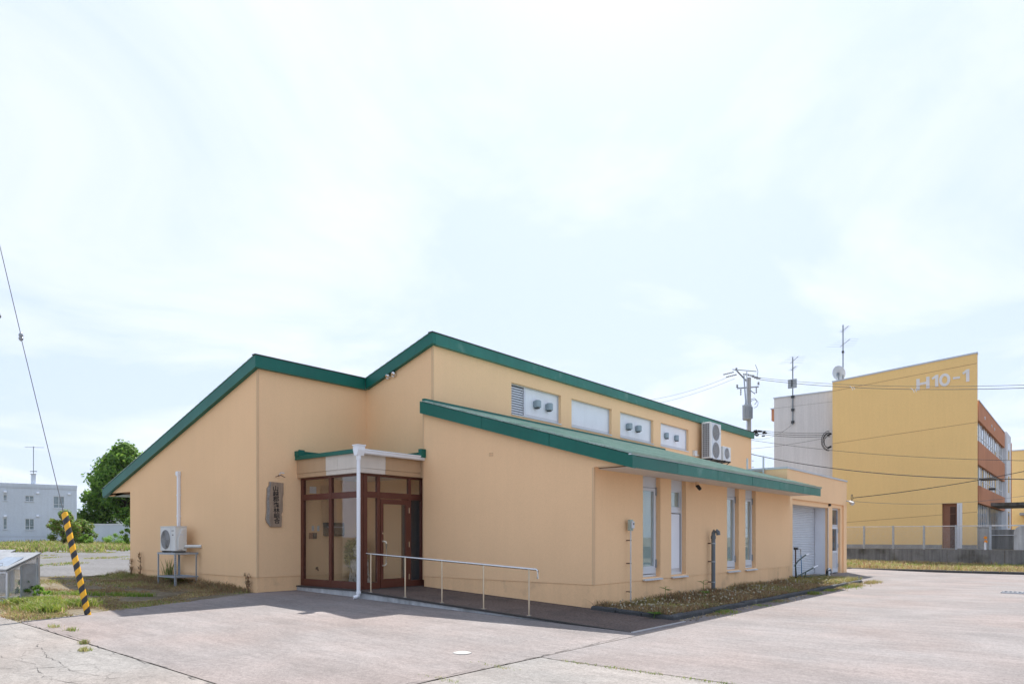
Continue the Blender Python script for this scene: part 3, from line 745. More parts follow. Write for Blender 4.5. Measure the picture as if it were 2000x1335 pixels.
MB().lathe([(.07, 0), (.085, .01), (.085, .02)], (-14.3, 12.0, 2.968), 16).build("ceiling_lamp", "white_plastic", porch)
# roof edge, upstands
B(XB + .003, Yh - .055, HZ2 + .002, Xh + .052, YW - .006, HZ2 + .07).build("roof", "fascia_green", porch); B(XB + .003, YW - .005, HZ2 + .002, XD - .004, YC - .003, HZ2 + .07).build("roof", "fascia_green", porch)
B(XB + .003, Yh - .06, HZ2 - .03, Xh - .10, Yh - .003, HZ2 + .001).build("roof_edge", "fascia_green", porch)
B(XB + .003, Yh - .07, HZ2 + .072, XB + .16, YC - .2, HZ2 + .20).build("upstand", "fascia_green", porch)
MB().prism([(10.43, HZ2 + .075), (10.64, HZ2 + .075), (10.60, HZ2 + .23), (10.43, HZ2 + .23)], XB + .165, XB + .19, 'x').build("upstand_end", "fascia_green", porch)
B(-15.6, YC - .12, HZ2 + .072, XD - .02, YC - .003, HZ2 + .20).build("upstand", "fascia_green", porch)
B(XD - .02, YW - .16, HZ2 + .0, XD + .10, YW - .004, HZ2 + .22).build("upstand", "fascia_green", porch)
# gutter and downpipe
GX = Xh + .055
gp = [(GX, 3.50), (GX, 3.40), (GX + .02, 3.385), (GX + .085, 3.385), (GX + .11, 3.41), (GX + .11, 3.46), (GX + .13, 3.47), (GX + .13, 3.50), (GX + .115, 3.50), (GX + .10, 3.42), (GX + .03, 3.41), (GX + .02, 3.50)]
MB().prism(gp, 10.42, YW - .01).build("gutter", "white_plastic", porch, label="white gutter along the porch eave")
PX, PY = -13.22, 10.30
hp = MB(); hp.prism([(PX - .095, 3.55), (PX - .095, 3.45), (PX - .05, 3.32), (PX + .05, 3.32), (PX + .095, 3.45), (PX + .095, 3.55)], PY - .09, 10.418)
hp.box(PX - .11, PY - .105, 3.551, PX + .11, 10.435, 3.575); hp.tube([(PX, PY, 3.32), (PX, PY, 3.22)], .058, 14)
hp.build("rain_hopper", "white_plastic", porch)
MB().tube([(PX, PY, 3.26), (PX, PY, .09), (PX, PY - .01, .03), (PX - .02, PY - .05, .0), (PX - .05, PY - .11, -.01)], .046, 14).build("downpipe", "white_plastic", porch, smooth=True, label="white downpipe standing at the porch corner")
MB().tube([(PX, PY, .13), (PX, PY, .07)], .060, 14).build("pipe_collar", "white_plastic", porch, smooth=True)
for z_ in (2.3, 1.2): MB().tube([(PX, PY, z_), (PX, PY, z_ + .025)], .050, 14).build("pipe_clip", "white_plastic", porch)

idr = B(-14.48, YC - .05, FZ, -13.66, YC - .003, 2.46).build("inner_door", "brown_frame", porch)
B(-14.42, YC - .056, .25, -13.72, YC - .051, 2.38).build("pane", "window_dark", idr)
# things inside the porch
def wallbox(name, label, cat, y0, y1, z0, z1, dep, mat, group=None):
    return B(XB + .002, y0, z0, XB + dep, y1, z1).build(name, mat, None, label=label, cat=cat, group=group, bevel=.006)
ic = thing("intercom", "brown and dark grey intercom plate on the wall behind the porch glass", "intercom", (XB, 10.95, 1.36))
B(XB + .002, 10.86, 1.36, XB + .02, 10.965, 1.52).build("plate", "brown_recess", ic); B(XB + .002, 10.97, 1.36, XB + .045, 11.08, 1.52).build("speaker_unit", "dark_grey", ic)
B(XB + .046, 10.995, 1.43, XB + .052, 11.055, 1.50).build("grille", "letterbox_grey", ic)
for k, (yy_, lb) in enumerate(((10.98, "left of two grey switch plates above the intercom in the porch"), (11.15, "right of two grey switch plates beside the porch letterbox"))):
    s_ = thing("switch_plate", lb, "switch", (XB, yy_, 1.58), group="switch plates in the porch")
    B(XB + .002, yy_ - .035, 1.57, XB + .012, yy_ + .035, 1.71).build("plate", "panel_grey", s_); B(XB + .013, yy_ - .015, 1.61, XB + .02, yy_ + .015, 1.67).build("rocker", "aluminium", s_)
lbx = thing("letterbox", "wide dark grey letterbox mounted on the porch wall", "letterbox", (XB, 11.6, 1.42))
MB().prism([(XB + .002, 1.45), (XB + .12, 1.43), (XB + .15, 1.46), (XB + .15, 1.72), (XB + .13, 1.80), (XB + .002, 1.80)], 11.31, 11.90).build("box", "letterbox_grey", lbx)
B(XB + .151, 11.34, 1.66, XB + .156, 11.87, 1.70).build("slot_flap", "aluminium_dark", lbx); B(XB + .151, 11.58, 1.50, XB + .158, 11.63, 1.55).build("lock", "steel", lbx)
tp = thing("wall_tap", "small brass tap low on the wall behind the porch glass", "tap", (XB, 11.08, .52))
MB().tube([(XB + .002, 11.08, .55), (XB + .08, 11.08, .55), (XB + .10, 11.08, .50)], .018, 8).build("spout", "rust_pipe", tp); B(XB + .04, 11.05, .57, XB + .06, 11.11, .60).build("handle", "rust_pipe", tp)
nb = B(XB + .002, 10.88, 2.58, XB + .02, 11.08, 2.76).build("notice", "panel_white", None, label="blank pale notice panel high on the porch wall behind glass", cat="notice")
# owl carving on a stump with dry moss
ow = thing("owl_statue", "carved pale owl on a lichened stump inside the porch corner", "statue", (-15.68, 12.27, FZ), local=True)
rs = random.Random(5)
m = MB(); prof = [(.30, 0), (.29, .1), (.26, .3), (.25, .5), (.255, .62), (.20, .66)]
m.lathe(prof, n=18)
m.v = [(x * (1 + .08 * sin(5 * atan2(y, x)) + rs.uniform(-.03, .03)), y * (1 + .08 * sin(5 * atan2(y, x)) + rs.uniform(-.03, .03)), z) for x, y, z in m.v]
m.build("stump", "stump", ow, smooth=True)
m = MB(); m.lathe([(.06, .66), (.12, .68), (.155, .76), (.165, .88), (.155, 1.00), (.128, 1.07), (.118, 1.11), (.128, 1.17), (.125, 1.23), (.095, 1.28), (.04, 1.30)], n=18); m.build("owl_body", "owl_stone", ow, smooth=True)
fx, fy = sin(radians(58)), -cos(radians(58))      # the owl looks towards the lot
for s_ in (-1, 1):
    ex, ey = fx * .115 - fy * .045 * s_, fy * .115 + fx * .045 * s_
    m = MB(); m.tube([(ex * .9, ey * .9, 1.19), (ex * 1.06, ey * 1.06, 1.19)], [.042, .030], 12); e_ = m.build("eye_ring", "owl_stone", ow)
    m = MB(); m.tube([(ex * 1.0, ey * 1.0, 1.19), (ex * 1.10, ey * 1.10, 1.19)], [.018, .012], 10); m.build("pupil", "black", e_)
    wx, wy = -fy * s_, fx * s_
    m = MB(); m.tube([(wx * .10, wy * .10, 1.04), (wx * .165, wy * .165, .92), (wx * .15, wy * .15, .78), (wx * .09, wy * .09, .69)], [.03, .06, .05, .015], 8); m.build("wing", "owl_stone", ow, smooth=True)
m = MB(); m.tube([(fx * .11, fy * .11, 1.175), (fx * .155, fy * .155, 1.15), (fx * .15, fy * .15, 1.125)], [.02, .012, .003], 8); m.build("beak", "dark_grey", ow)
def tuft(m, c, r, n, l, rg, squash=1.0):
    for _ in range(n):
        a, b = rg.uniform(0, 2 * pi), math.acos(rg.uniform(-1, 1)); q = r * rg.random() ** .4
        p = Vector((c[0] + q * sin(b) * cos(a), c[1] + q * sin(b) * sin(a), c[2] + q * cos(b) * squash))
        dvec = Vector((rg.gauss(0, 1), rg.gauss(0, 1), rg.gauss(0, .8))).normalized() * l; w_ = dvec.cross(Vector((rg.gauss(0, 1), rg.gauss(0, 1), rg.gauss(0, 1)))).normalized() * l * .12
        m.cur = rg.choice((0, 0, 1)); m.face(p - w_, p + w_, p + dvec)
m = MB()
for c, r, n_ in (((-.20, -.10, 1.00), .22, 900), ((-.28, -.10, .78), .20, 800), ((-.22, -.16, .62), .17, 600), ((-.30, -.02, .45), .13, 350), ((-.12, .10, 1.15), .16, 450), ((0, 0, .66), .22, 500), ((-.30, -.05, .12), .10, 200)):
    tuft(m, c, r, n_, .07, rs)
m.build("dry_moss", ["moss_dry", "moss_dark"], ow)

# ------------------------------------------------------------------ ramp and handrail
RX0, RX1, RY = -13.40, -5.95, 10.36
def rz(x): return 0.132 - (0.132 + 0.208) * (x - RX0) / (RX1 - RX0)
ramp = MB().prism([(RX0, rz(RX0) - .03), (RX0, -.4), (RX1, -.4), (RX1, rz(RX1) - .03)], RY + .03, YW + .012).build("ramp", "concrete_white", kind="structure")
MB().prism([(RX0, rz(RX0) - .029), (RX1, rz(RX1) - .029), (RX1, rz(RX1)), (RX0, rz(RX0))], RY + .07, YW + .012).build("ramp_surface", "ramp_tile", ramp)
MB().prism([(RX0, rz(RX0) - .034), (RX1, rz(RX1) - .028), (RX1, rz(RX1) + .004), (RX0, rz(RX0) + .002)], RY, RY + .069).build("ramp_edge_strip", "ramp_edge", ramp)
MB().box(RX1, RY - .02, -.30, RX1 + .05, 12.32, -.196).build("ramp_end_strip", "galv_light", ramp)

rail = thing("handrail", "stainless steel handrail with five posts along the ramp", "handrail", (-10.5, 10.46, rz(-10.5)))
RYp = 10.46
rzz = lambda x: rz(x) + .90
MB().tube([(-13.12, RYp, rzz(-13.12)), (-8.06, RYp, rzz(-8.06)), (-8.03, RYp, rzz(-8.03) - .02), (-8.03, RYp, rzz(-8.03) - .17)], .021, 12).build("top_rail", "steel", rail, smooth=True)
for px_ in (-12.965, -11.767, -10.60, -9.41, -8.24):
    po = MB().tube([(px_, RYp, rz(px_) - .01), (px_, RYp, rzz(px_) - .012)], .017, 12).build("post", "steel_warm", rail, smooth=True)
    MB().lathe([(.055, 0), (.055, .008), (.025, .012)], (px_, RYp, rz(px_) + .001), 16).build("base_plate", "steel", po)
    for a in range(3):
        MB().tube([(px_ + .042 * cos(a * 2.1), RYp + .042 * sin(a * 2.1), rz(px_) + .008), (px_ + .042 * cos(a * 2.1), RYp + .042 * sin(a * 2.1), rz(px_) + .024)], .007, 6).build("bolt", "steel", po)

# ------------------------------------------------------------------ garage annex
XG, G0, G1 = -8.30, 25.48, 33.45
gar = thing("garage_annex", "flat-roofed peach garage annex with roller shutter and side door", "garage", (-10.0, 29.5, -.1))
RH = 2.81
MB().wallx(XG, G0, G1, -.4, 3.86, [(26.07, 32.97, -.4, RH)], .07, .2).build("wall", "wall_peach", gar)
MB().wallx(XG - .07, 25.9, 33.2, -.4, 3.0, [(26.2, 30.84, -.4, 2.62), (31.45, 32.70, -.4, 2.66)], .12, .15).build("inner_wall", "wall_peach", gar)
MB().box(-13.28, G0, -.4, XG - .201, G0 + .2, 3.86).build("wall", "wall_peach", gar)
MB().box(-13.28, G1 - .2, -.4, XG - .201, G1, 3.86).build("wall", "wall_peach", gar)
B(-13.25, G0 + .201, 3.45, XG - .21, G1 - .201, 3.6).build("roof", "galv_light", gar)
for a in ((XG - .22, G0 - .03, XG + .03, G1 + .03), (-13.28, G0 - .03, XG - .221, G0 + .22), (-13.28, G1 - .22, XG - .221, G1 + .03)):
    B(a[0], a[1], 3.862, a[2], a[3], 3.93).build("coping", "coping", gar)
B(XG - .09, 25.6, .37, XG - .07, 26.0, .385).build("plinth_line", "trim_peach", gar)
XS = XG - .62
m = MB()
z_ = -.16
while z_ < 2.62:
    m.prism([(XS - .01, z_), (XS, z_ + .004), (XS + .014, z_ + .02), (XS + .014, z_ + .048), (XS, z_ + .066), (XS - .01, z_ + .07)], 26.05, 30.86); z_ += .0705
sh = m.build("shutter", "panel_grey", gar)
B(XS - .01, 26.05, -.3, XS + .03, 30.86, -.10).build("bottom_bar", "aluminium", sh)
B(XS + .02, 30.842, -.4, XG - .071, 30.90, 2.62).build("jamb_panel", "panel_white", gar, label="white jamb panel beside the shutter")
B(XS, 26.15, 2.621, XG - .20, 30.85, 2.66).build("soffit", "soffit_white", gar)
B(XG - .075, 30.80, -.4, XG - .060, 30.842, 2.62).build("jamb_strip", "aluminium", gar)
B(XS - .1, 26.0, -.4, XS - .03, 30.9, 2.7).build("shutter_back", "dark_grey", gar)
xd = XG - .19
m = MB(); m.box(xd - .04, 31.45, -.15, xd + .02, 31.52, 2.66); m.box(xd - .04, 32.63, -.15, xd + .02, 32.70, 2.66); m.box(xd - .04, 31.52, 2.58, xd + .02, 32.63, 2.66); m.box(xd - .04, 31.52, 1.86, xd + .02, 32.63, 1.95)
df = m.build("door_frame", "aluminium", gar)
B(xd - .02, 31.52, 1.95, xd - .01, 32.63, 2.58).build("pane", "window_dark", df)
m = MB(); m.box(xd - .03, 31.53, -.12, xd + .03, 31.66, 1.855); m.box(xd - .03, 32.49, -.12, xd + .03, 32.62, 1.855); m.box(xd - .03, 31.66, -.12, xd + .03, 32.49, .05); m.box(xd - .03, 31.66, .72, xd + .03, 32.49, .82); m.box(xd - .03, 31.66, 1.76, xd + .03, 32.49, 1.855)
dr = m.build("door", "panel_grey", gar)
B(xd - .015, 31.66, .82, xd - .003, 32.49, 1.76).build("pane", "window_dark", dr); B(xd - .015, 31.66, .05, xd + .004, 32.49, .72).build("kick_panel", "aluminium", dr)
MB().tube([(xd + .03, 31.60, .78), (xd + .08, 31.60, .78), (xd + .08, 31.70, .78)], .014, 8).build("handle", "steel", dr)
for z_ in (.1, .95, 1.6): B(xd + .031, 32.60, z_, xd + .05, 32.66, z_ + .16).build("hinge", "aluminium_dark", dr)
lad = thing("roof_ladder", "grey metal ladder ends rising above the garage parapet", "ladder", (-9.4, 25.2, 3.0))
for x_ in (-9.75, -9.15): B(x_, 25.38, 3.0, x_ + .05, 25.44, 4.32 if x_ < -9.5 else 4.36).build("stile", "galv_light", lad)
for z_ in (3.2, 3.5, 3.8): B(-9.70, 25.395, z_, -9.15, 25.425, z_ + .03).build("rung", "galv", lad)
flo = thing("wall_floodlight", "small floodlight and cable bracket on the garage corner", "floodlight", (XG, 33.4, 3.0))
MB().tube([(XG, 33.40, 3.02), (XG + .16, 33.44, 3.0)], .02, 8).build("arm", "galv", flo); MB().tube([(XG + .14, 33.38, 2.98), (XG + .30, 33.30, 2.88)], [.06, .09], 12).build("lamp_head", "galv_light", flo)
MB().tube([(XG + .10, 33.5, 2.98), (XG + .18, 33.62, 2.90)], [.05, .075], 12).build("lamp_head", "galv_light", flo)
MB().tube(arc((XG + .22, 33.45, 3.16), .14, 0, 2 * pi, 14, 'yz'), .012, 6).build("cable_loop", "cable", flo)
sn = thing("wall_sensor", "tiny black sensor above the garage door lintel", "sensor", (XG, 30.9, 2.72))
B(XG - .068, 30.86, 2.70, XG + .02, 30.96, 2.80).build("body", "black", sn, bevel=.01)

# ------------------------------------------------------------------ air conditioners
def fan_front(m_parent, y, x, z, r, axis, name="fan_grille"):
    """round fan guard: dark well, rings and spokes.  axis 'y': faces -Y at plane y; axis 'x': faces +X at plane x"""
    def P(u, w, t): return (x + u, y - t, z + w) if axis == 'y' else (x + t, y + u, z + w)
    m = MB(); m.face(*[P(r * cos(2 * pi * k / 28), r * sin(2 * pi * k / 28), .002) for k in range(28)])
    well = m.build("fan_well", "fan_dark", m_parent)
    m = MB()
    for rr_ in [r * q for q in (.12, .25, .37, .49, .61, .73, .85, .97)]:
        m.tube([P(rr_ * cos(2 * pi * k / 28), rr_ * sin(2 * pi * k / 28), .010) for k in range(29)], .006, 4, cap=False)
    for k in range(8):
        a = 2 * pi * k / 8; m.tube([P(.02 * cos(a), .02 * sin(a), .014), P(r * cos(a), r * sin(a), .014)], .005, 4)
    m.build("fan_guard", "fan_grille", well)
ac = thing("air_conditioner", "white outdoor air conditioner unit on a metal stand by the left wall", "air conditioner", (-19.72, 8.96, 1.0))
ax0, ax1, ay0, ay1, az0, az1 = -20.20, -19.28, 8.80, 9.12, 1.02, 1.69
body = B(ax0, ay0, az0, ax1, ay1, az1).build("casing", "ivory_metal", ac, bevel=.012)
B(ax0 - .008, ay0 - .008, az1 + .001, ax1 + .008, ay1 + .008, az1 + .02).build("lid", "ivory_metal", ac, bevel=.006)
fan_front(ac, ay0 - .002, ax0 + .33, 1.34, .27, 'y')
B(ax0 + .64, ay0 - .006, az0 + .03, ax0 + .66, ay0 - .001, az1 - .03).build("seam", "panel_grey", ac)
B(ax0 + .70, ay0 - .004, 1.57, ax0 + .84, ay0 - .001, 1.59).build("badge", "fan_dark", ac); B(ax0 + .73, ay0 - .004, 1.45, ax0 + .81, ay0 - .001, 1.48).build("badge", "fan_dark", ac)
vc = MB().prism([(8.86, 1.06), (9.02, 1.06), (9.02, 1.62), (8.95, 1.62), (8.90, 1.50), (8.86, 1.36)], ax1 + .001, ax1 + .05, 'x').build("valve_cover", "ivory_metal", ac, bevel=.008)
B(ax1 + .051, 8.90, 1.46, ax1 + .06, 9.0, 1.49).build("grip", "panel_grey", vc)
for x_ in (ax0 + .12, ax1 - .18): B(x_, ay0 - .01, az0 - .035, x_ + .08, ay1 + .01, az0 - .001).build("foot", "dark_grey", ac)
MB().tube([(ax1 + .02, 9.06, 1.15), (ax1 + .10, 9.09, 1.15), (ax1 + .30, YB - .04, 1.15), (ax1 + .36, YB - .002, 1.15)], .045, 10).build("pipe_cover", "ivory_metal", ac, smooth=True)
MB().tube(arc((ax0 - .10, 9.0, 1.28), .16, pi * .4, pi * 1.6, 12, 'xz'), .012, 6).build("cable_loop", "rust_pipe", ac)
dct = thing("pipe_duct", "white pipe cover rising up the left wall above the air conditioner", "pipe", (-20.2, YB - .06, 1.6))
MB().box(-20.24, YB - .085, 1.35, -20.16, YB - .002, 3.18).build("cover", "white_plastic", dct, bevel=.012)
MB().prism([(-20.25, 3.16), (-20.15, 3.16), (-20.15, 3.30), (-20.28, 3.30), (-20.30, 3.22)], YB - .10, YB - .002).build("wall_cap", "white_plastic", dct, bevel=.01)
for z_ in (2.0, 2.6): B(-20.252, YB - .09, z_, -20.148, YB - .002, z_ + .03).build("joint_band", "white_plastic", dct)

st = thing("air_conditioner_stand", "galvanized angle-iron stand carrying the left air conditioner", "stand", (-19.55, 8.96, .05))
sx0, sx1, sy0, sy1 = -20.05, -19.00, 8.66, 9.27
def angle_iron(x, y, z0, z1, sx, sy):
    m = MB(); m.box(x, y, z0, x + .045 * sx, y + .004 * sy, z1); m.box(x, y + .004 * sy, z0, x + .004 * sx, y + .045 * sy, z1)
    o = m.build("leg", "galv", st)
    h_ = MB(); zz = z0 + .08
    while zz < z1 - .05:
        h_.box(x + .018 * sx, y - .001 * sy, zz, x + .028 * sx, y - .0005 * sy, zz + .025); h_.box(x - .001 * sx, y + .018 * sy, zz, x - .0005 * sx, y + .028 * sy, zz + .025); zz += .05
    h_.build("slot_holes", "dark_grey", o)
for x, sx in ((sx0, 1), (sx1, -1)):
    for y, sy in ((sy0, 1), (sy1, -1)): angle_iron(x, y, gz(x) - .03, .985, sx, sy)
for z0_, z1_, nm in ((.93, .98, "top_rail"), (.30, .335, "lower_rail")):
    B(sx0 - .01, sy0 - .005, z0_, sx1 + .01, sy0 - .001, z1_).build(nm, "galv", st); B(sx0 - .01, sy1 + .001, z0_, sx1 + .06, sy1 + .005, z1_).build(nm, "galv", st)
    B(sx0 - .005, sy0, z0_, sx0 - .001, sy1, z1_).build(nm, "galv", st); B(sx1 + .001, sy0, z0_, sx1 + .005, sy1, z1_).build(nm, "galv", st)
for x_ in (ax0 + .13, ax1 - .17): B(x_, sy0, .935, x_ + .05, sy1, .984).build("crossbar", "galv", st)
B(sx0 + .005, sy0 + .005, .30, sx1 - .005, sy1 - .005, .306).build("shelf", "galv", st)

def roof_ac(name, label, x0, x1, y0, y1, z0, z1, fans, grille):
    t = thing(name, label, "air conditioner", ((x0 + x1) / 2, (y0 + y1) / 2, z0), group="air conditioners bracketed to the long wall")
    B(x0, y0, z0, x1, y1, z1).build("casing", "ivory_metal", t, bevel=.015)
    for (fy, fz, r) in fans:
        B(x1 + .001, fy - r - .03, fz - r - .03, x1 + .012, fy + r + .03, fz + r + .03).build("fan_panel", "panel_grey", t, bevel=.02)
        fan_front(t, fy, x1 + .013, fz, r, 'x')
    if grille:
        B(x0 + .05, y0 - .006, z0 + .06, x1 - .06, y0 - .001, z1 - .06).build("coil", "fan_dark", t)
        m = MB()
        for k in range(5): xx = x0 + .05 + k * (x1 - x0 - .11) / 4; m.box(xx - .004, y0 - .02, z0 + .05, xx + .004, y0 - .0065, z1 - .05)
        zz = z0 + .06
        while zz < z1 - .05: m.box(x0 + .045, y0 - .024, zz, x1 - .055, y0 - .0205, zz + .008); zz += .085
        m.build("coil_guard", "panel_grey", t)
    B(x1 + .001, y1 - .14, z1 - .45, x1 + .005, y1 - .10, z1 - .37).build("badge", "hood_grey", t)
    for yy_ in (y0 + .12, y1 - .16):
        br = B(XD + .002, yy_, z0 - .06, x1 + .04, yy_ + .05, z0 - .002).build("bracket", "dark_grey", t)
        MB().prism([(XD + .002, z0 - .45), (XD + .05, z0 - .45), (x1, z0 - .062), (x1 - .06, z0 - .062)], yy_ + .01, yy_ + .04).build("strut", "dark_grey", br)
    B(XD + .05, y0 + .05, z0 - .03, x1 - .02, y1 - .05, z0 - .001).build("drain_tray", "dark_grey", t)
roof_ac("air_conditioner", "tall two-fan air conditioner on the long upper wall", -13.10, -12.68, 28.90, 30.02, 4.86, 6.44, ((29.43, 6.02, .36), (29.43, 5.24, .36)), True)
roof_ac("air_conditioner", "small single-fan air conditioner beside the tall one on the long wall", -12.98, -12.62, 30.14, 30.98, 4.86, 5.50, ((30.50, 5.19, .25),), False)
jb = thing("junction_box", "small pale junction box left of the tall air conditioner", "box", (XD, 28.5, 4.9))
B(XD + .002, 28.40, 4.95, XD + .12, 28.66, 5.18).build("box", "ivory_metal", jb, bevel=.01); MB().tube([(XD + .06, 28.66, 5.02), (XD + .08, 28.9, 5.0)], .02, 8).build("conduit", "ivory_metal", jb)

# ------------------------------------------------------------------ wooden sign with writing
sg = thing("wooden_signboard", "natural-edged wooden signboard with vertical black Japanese lettering beside the porch", "sign", (XB, 9.84, 1.66))
out = [(9.70, 1.665), (10.015, 1.665), (10.03, 1.80), (10.03, 1.93), (10.01, 1.98), (10.05, 2.06), (10.055, 2.25), (10.05, 2.40), (10.075, 2.52), (10.075, 2.80), (9.675, 2.815), (9.665, 2.72), (9.61, 2.64), (9.605, 2.50), (9.59, 2.30), (9.595, 2.10), (9.585, 1.98), (9.57, 1.86), (9.60, 1.78)]
MB().prism(out, XB + .004, XB + .044, 'x').build("board", "wood_sign", sg, bevel=.006)
MB().prism([(9.700, 1.68), (9.665, 1.86), (9.68, 2.10), (9.66, 2.35), (9.69, 2.60), (9.72, 2.81), (9.678, 2.812), (9.668, 2.72), (9.612, 2.64), (9.607, 2.50), (9.592, 2.30), (9.597, 2.10), (9.587, 1.98), (9.572, 1.86), (9.602, 1.78)], XB + .0441, XB + .050, 'x').build("bark_edge", "bark_edge", sg)
def text_mesh(ch, extr=0.0):
    c = bpy.data.curves.new("lettering", 'FONT'); c.body = ch; c.extrude = extr; c.offset = 0.012; c.align_x = 'CENTER'
    o = bpy.data.objects.new("lettering", c); COL.objects.link(o)
    bpy.context.view_layer.update()
    me = bpy.data.meshes.new_from_object(o.evaluated_get(bpy.context.evaluated_depsgraph_get()))
    bpy.data.objects.remove(o); me.materials.clear(); return me
tz_ = 2.705
for k, ch in enumerate("山越郡森林組合"):
    me = text_mesh(ch, .01); me.materials.append(MATS["ink_black"])
    o = bpy.data.objects.new("lettering", me); COL.objects.link(o); o.parent = sg
    o.rotation_euler = (pi / 2, 0, pi / 2); o.scale = (.178, .142, .2)
    o.location = Vector((XB + .0462, 9.845 + k * .006, tz_ - .105)) - OFF[sg.name]
    tz_ -= .137 + (.012 if k == 2 else 0)
lb_ = thing("sign_lamp_bracket", "small bare metal lamp bracket above the wooden signboard", "bracket", (XB, 9.94, 2.94))
MB().tube([(XB + .002, 9.95, 2.99), (XB + .12, 9.95, 2.99), (XB + .12, 9.80, 2.94)], .010, 6).build("arm", "rust_pipe", lb_)
MB().tube([(XB + .12, 9.95, 2.99), (XB + .20, 10.02, 2.93)], .010, 6).build("arm", "rust_pipe", lb_); MB().tube([(XB + .06, 9.95, 2.99), (XB + .08, 9.96, 3.06), (XB + .12, 10.05, 3.05)], .012, 6).build("arm", "aluminium", lb_)

# ------------------------------------------------------------------ fittings on the lean-to wall
mt = thing("meter_box", "pale green electric box with thin conduit on the lean-to wall", "meter", (XE, 13.80, -.1))
B(XE + .07, 13.73, 1.55, XE + .14, 13.87, 1.80).build("box", "meter_green", mt, bevel=.012); B(XE + .141, 13.75, 1.60, XE + .185, 13.85, 1.76).build("cover", "panel_grey", mt, bevel=.012)
B(XE + .186, 13.78, 1.68, XE + .19, 13.82, 1.72).build("dial", "dark_grey", mt)
MB().tube([(XE + .11, 13.80, 1.56), (XE + .11, 13.80, -.2)], .016, 8).build("conduit", "galv_light", mt)
for z_ in (1.32, .80, .16): B(XE - .001, 13.79, z_, XE + .125, 13.812, z_ + .022).build("clip", "rust_pipe", mt)
vp = thing("vent_pipe", "dark grey vent pipe with bent top standing against the lean-to wall", "pipe", (XE + .15, 18.2, -.1))
MB().tube([(XE + .15, 18.2, -.2), (XE + .15, 18.2, 1.46), (XE + .155, 18.2, 1.52), (XE + .19, 18.2, 1.57), (XE + .24, 18.2, 1.575), (XE + .285, 18.2, 1.54), (XE + .295, 18.2, 1.46)], .055, 14).build("pipe", "pipe_grey", vp, smooth=True)
MB().tube([(XE + .15, 18.2, 1.36), (XE + .15, 18.2, 1.44)], .070, 14).build("collar", "pipe_grey", vp)
for z_ in (1.22, .72, .16): cl_ = B(XE - .001, 18.19, z_, XE + .09, 18.215, z_ + .03).build("clip", "rust_pipe", vp); MB().tube([(XE + .15, 18.2, z_), (XE + .15, 18.2, z_ + .03)], .067, 14).build("clip_band", "galv", cl_)
cm = thing("soffit_camera", "small dark security camera under the lean-to soffit", "camera", (XE + .1, 17.2, 2.75))
MB().lathe([(.05, 0), (.055, .02), (.055, .09)], (XE + .14, 17.2, 2.762), 14).build("mount", "trim_peach", cm); MB().tube([(XE + .14, 17.2, 2.76), (XE + .24, 17.16, 2.66)], [.05, .045], 12).build("lens_barrel", "black", cm)

# ------------------------------------------------------------------ planting bed with kerb stones
BX, BY0, BY1 = -6.22, 12.36, 27.6
bed = MB().prism([(XE - .3, BY0 + .05), (BX, BY0 + .05), (BX + .02, BY1 - .6), (BX - .3, BY1), (-8.4, BY1 + .2), (-8.4, YV + .02), (XE - .3, YV + .02)], -.5, -.135, 'z').build("planting_bed", "soil", kind="structure")
rk = random.Random(11)
def kerb_piece(p, q, h0, h1, w=.14):
    p, q = Vector(p), Vector(q); dv = (q - p).normalized(); nv = Vector((-dv.y, dv.x))
    p2, q2 = p + dv * .008, q - dv * .008
    j = [rk.uniform(-.008, .008) for _ in range(4)]
    bot = [p2 - nv * w / 2, q2 - nv * w / 2, q2 + nv * w / 2, p2 + nv * w / 2]
    ins = .018
    top = [p2 - nv * (w / 2 - ins) + dv * ins, q2 - nv * (w / 2 - ins) - dv * ins, q2 + nv * (w / 2 - ins) - dv * ins, p2 + nv * (w / 2 - ins) + dv * ins]
    m = MB(); n = 0
    zb = -.5; zs_ = (h0 - .03, h1 - .03, h1 - .03, h0 - .03); zt = (h0, h1, h1, h0)
    m.v = [(b.x, b.y, zb) for b in bot] + [(b.x, b.y, zs_[i] + j[i]) for i, b in enumerate(bot)] + [(t.x, t.y, zt[i] + j[i]) for i, t in enumerate(top)]
    for L_ in (0, 4):
        for i in range(4): m.f.append((L_ + i, L_ + (i + 1) % 4, L_ + 4 + (i + 1) % 4, L_ + 4 + i)); m.mi.append(0)
    m.f.append((8, 9, 10, 11)); m.mi.append(0)
    m.build("kerb_stone", "kerb_dark", bed)
xk = XE + .02
for i in range(3): kerb_piece((xk + i * .6, BY0), (xk + (i + 1) * .6 - .0, BY0), rz(min(xk + i * .6, -6)) + .075, rz(min(xk + (i + 1) * .6, -6)) + .085)
yk = BY0 - .07
while yk < BY1 - .8:
    kerb_piece((BX + .0, yk), (BX + .02, yk + .6), -.11 + rk.uniform(-.012, .012), -.11 + rk.uniform(-.012, .012), .15); yk += .605
for a, b in (((BX + .02, yk), (BX - .18, yk + .55)), ((BX - .18, yk + .56), (BX - .6, yk + .95)), ((BX - .6, yk + .96), (BX - 1.1, yk + 1.15))): kerb_piece(a, b, -.12, -.13, .14)

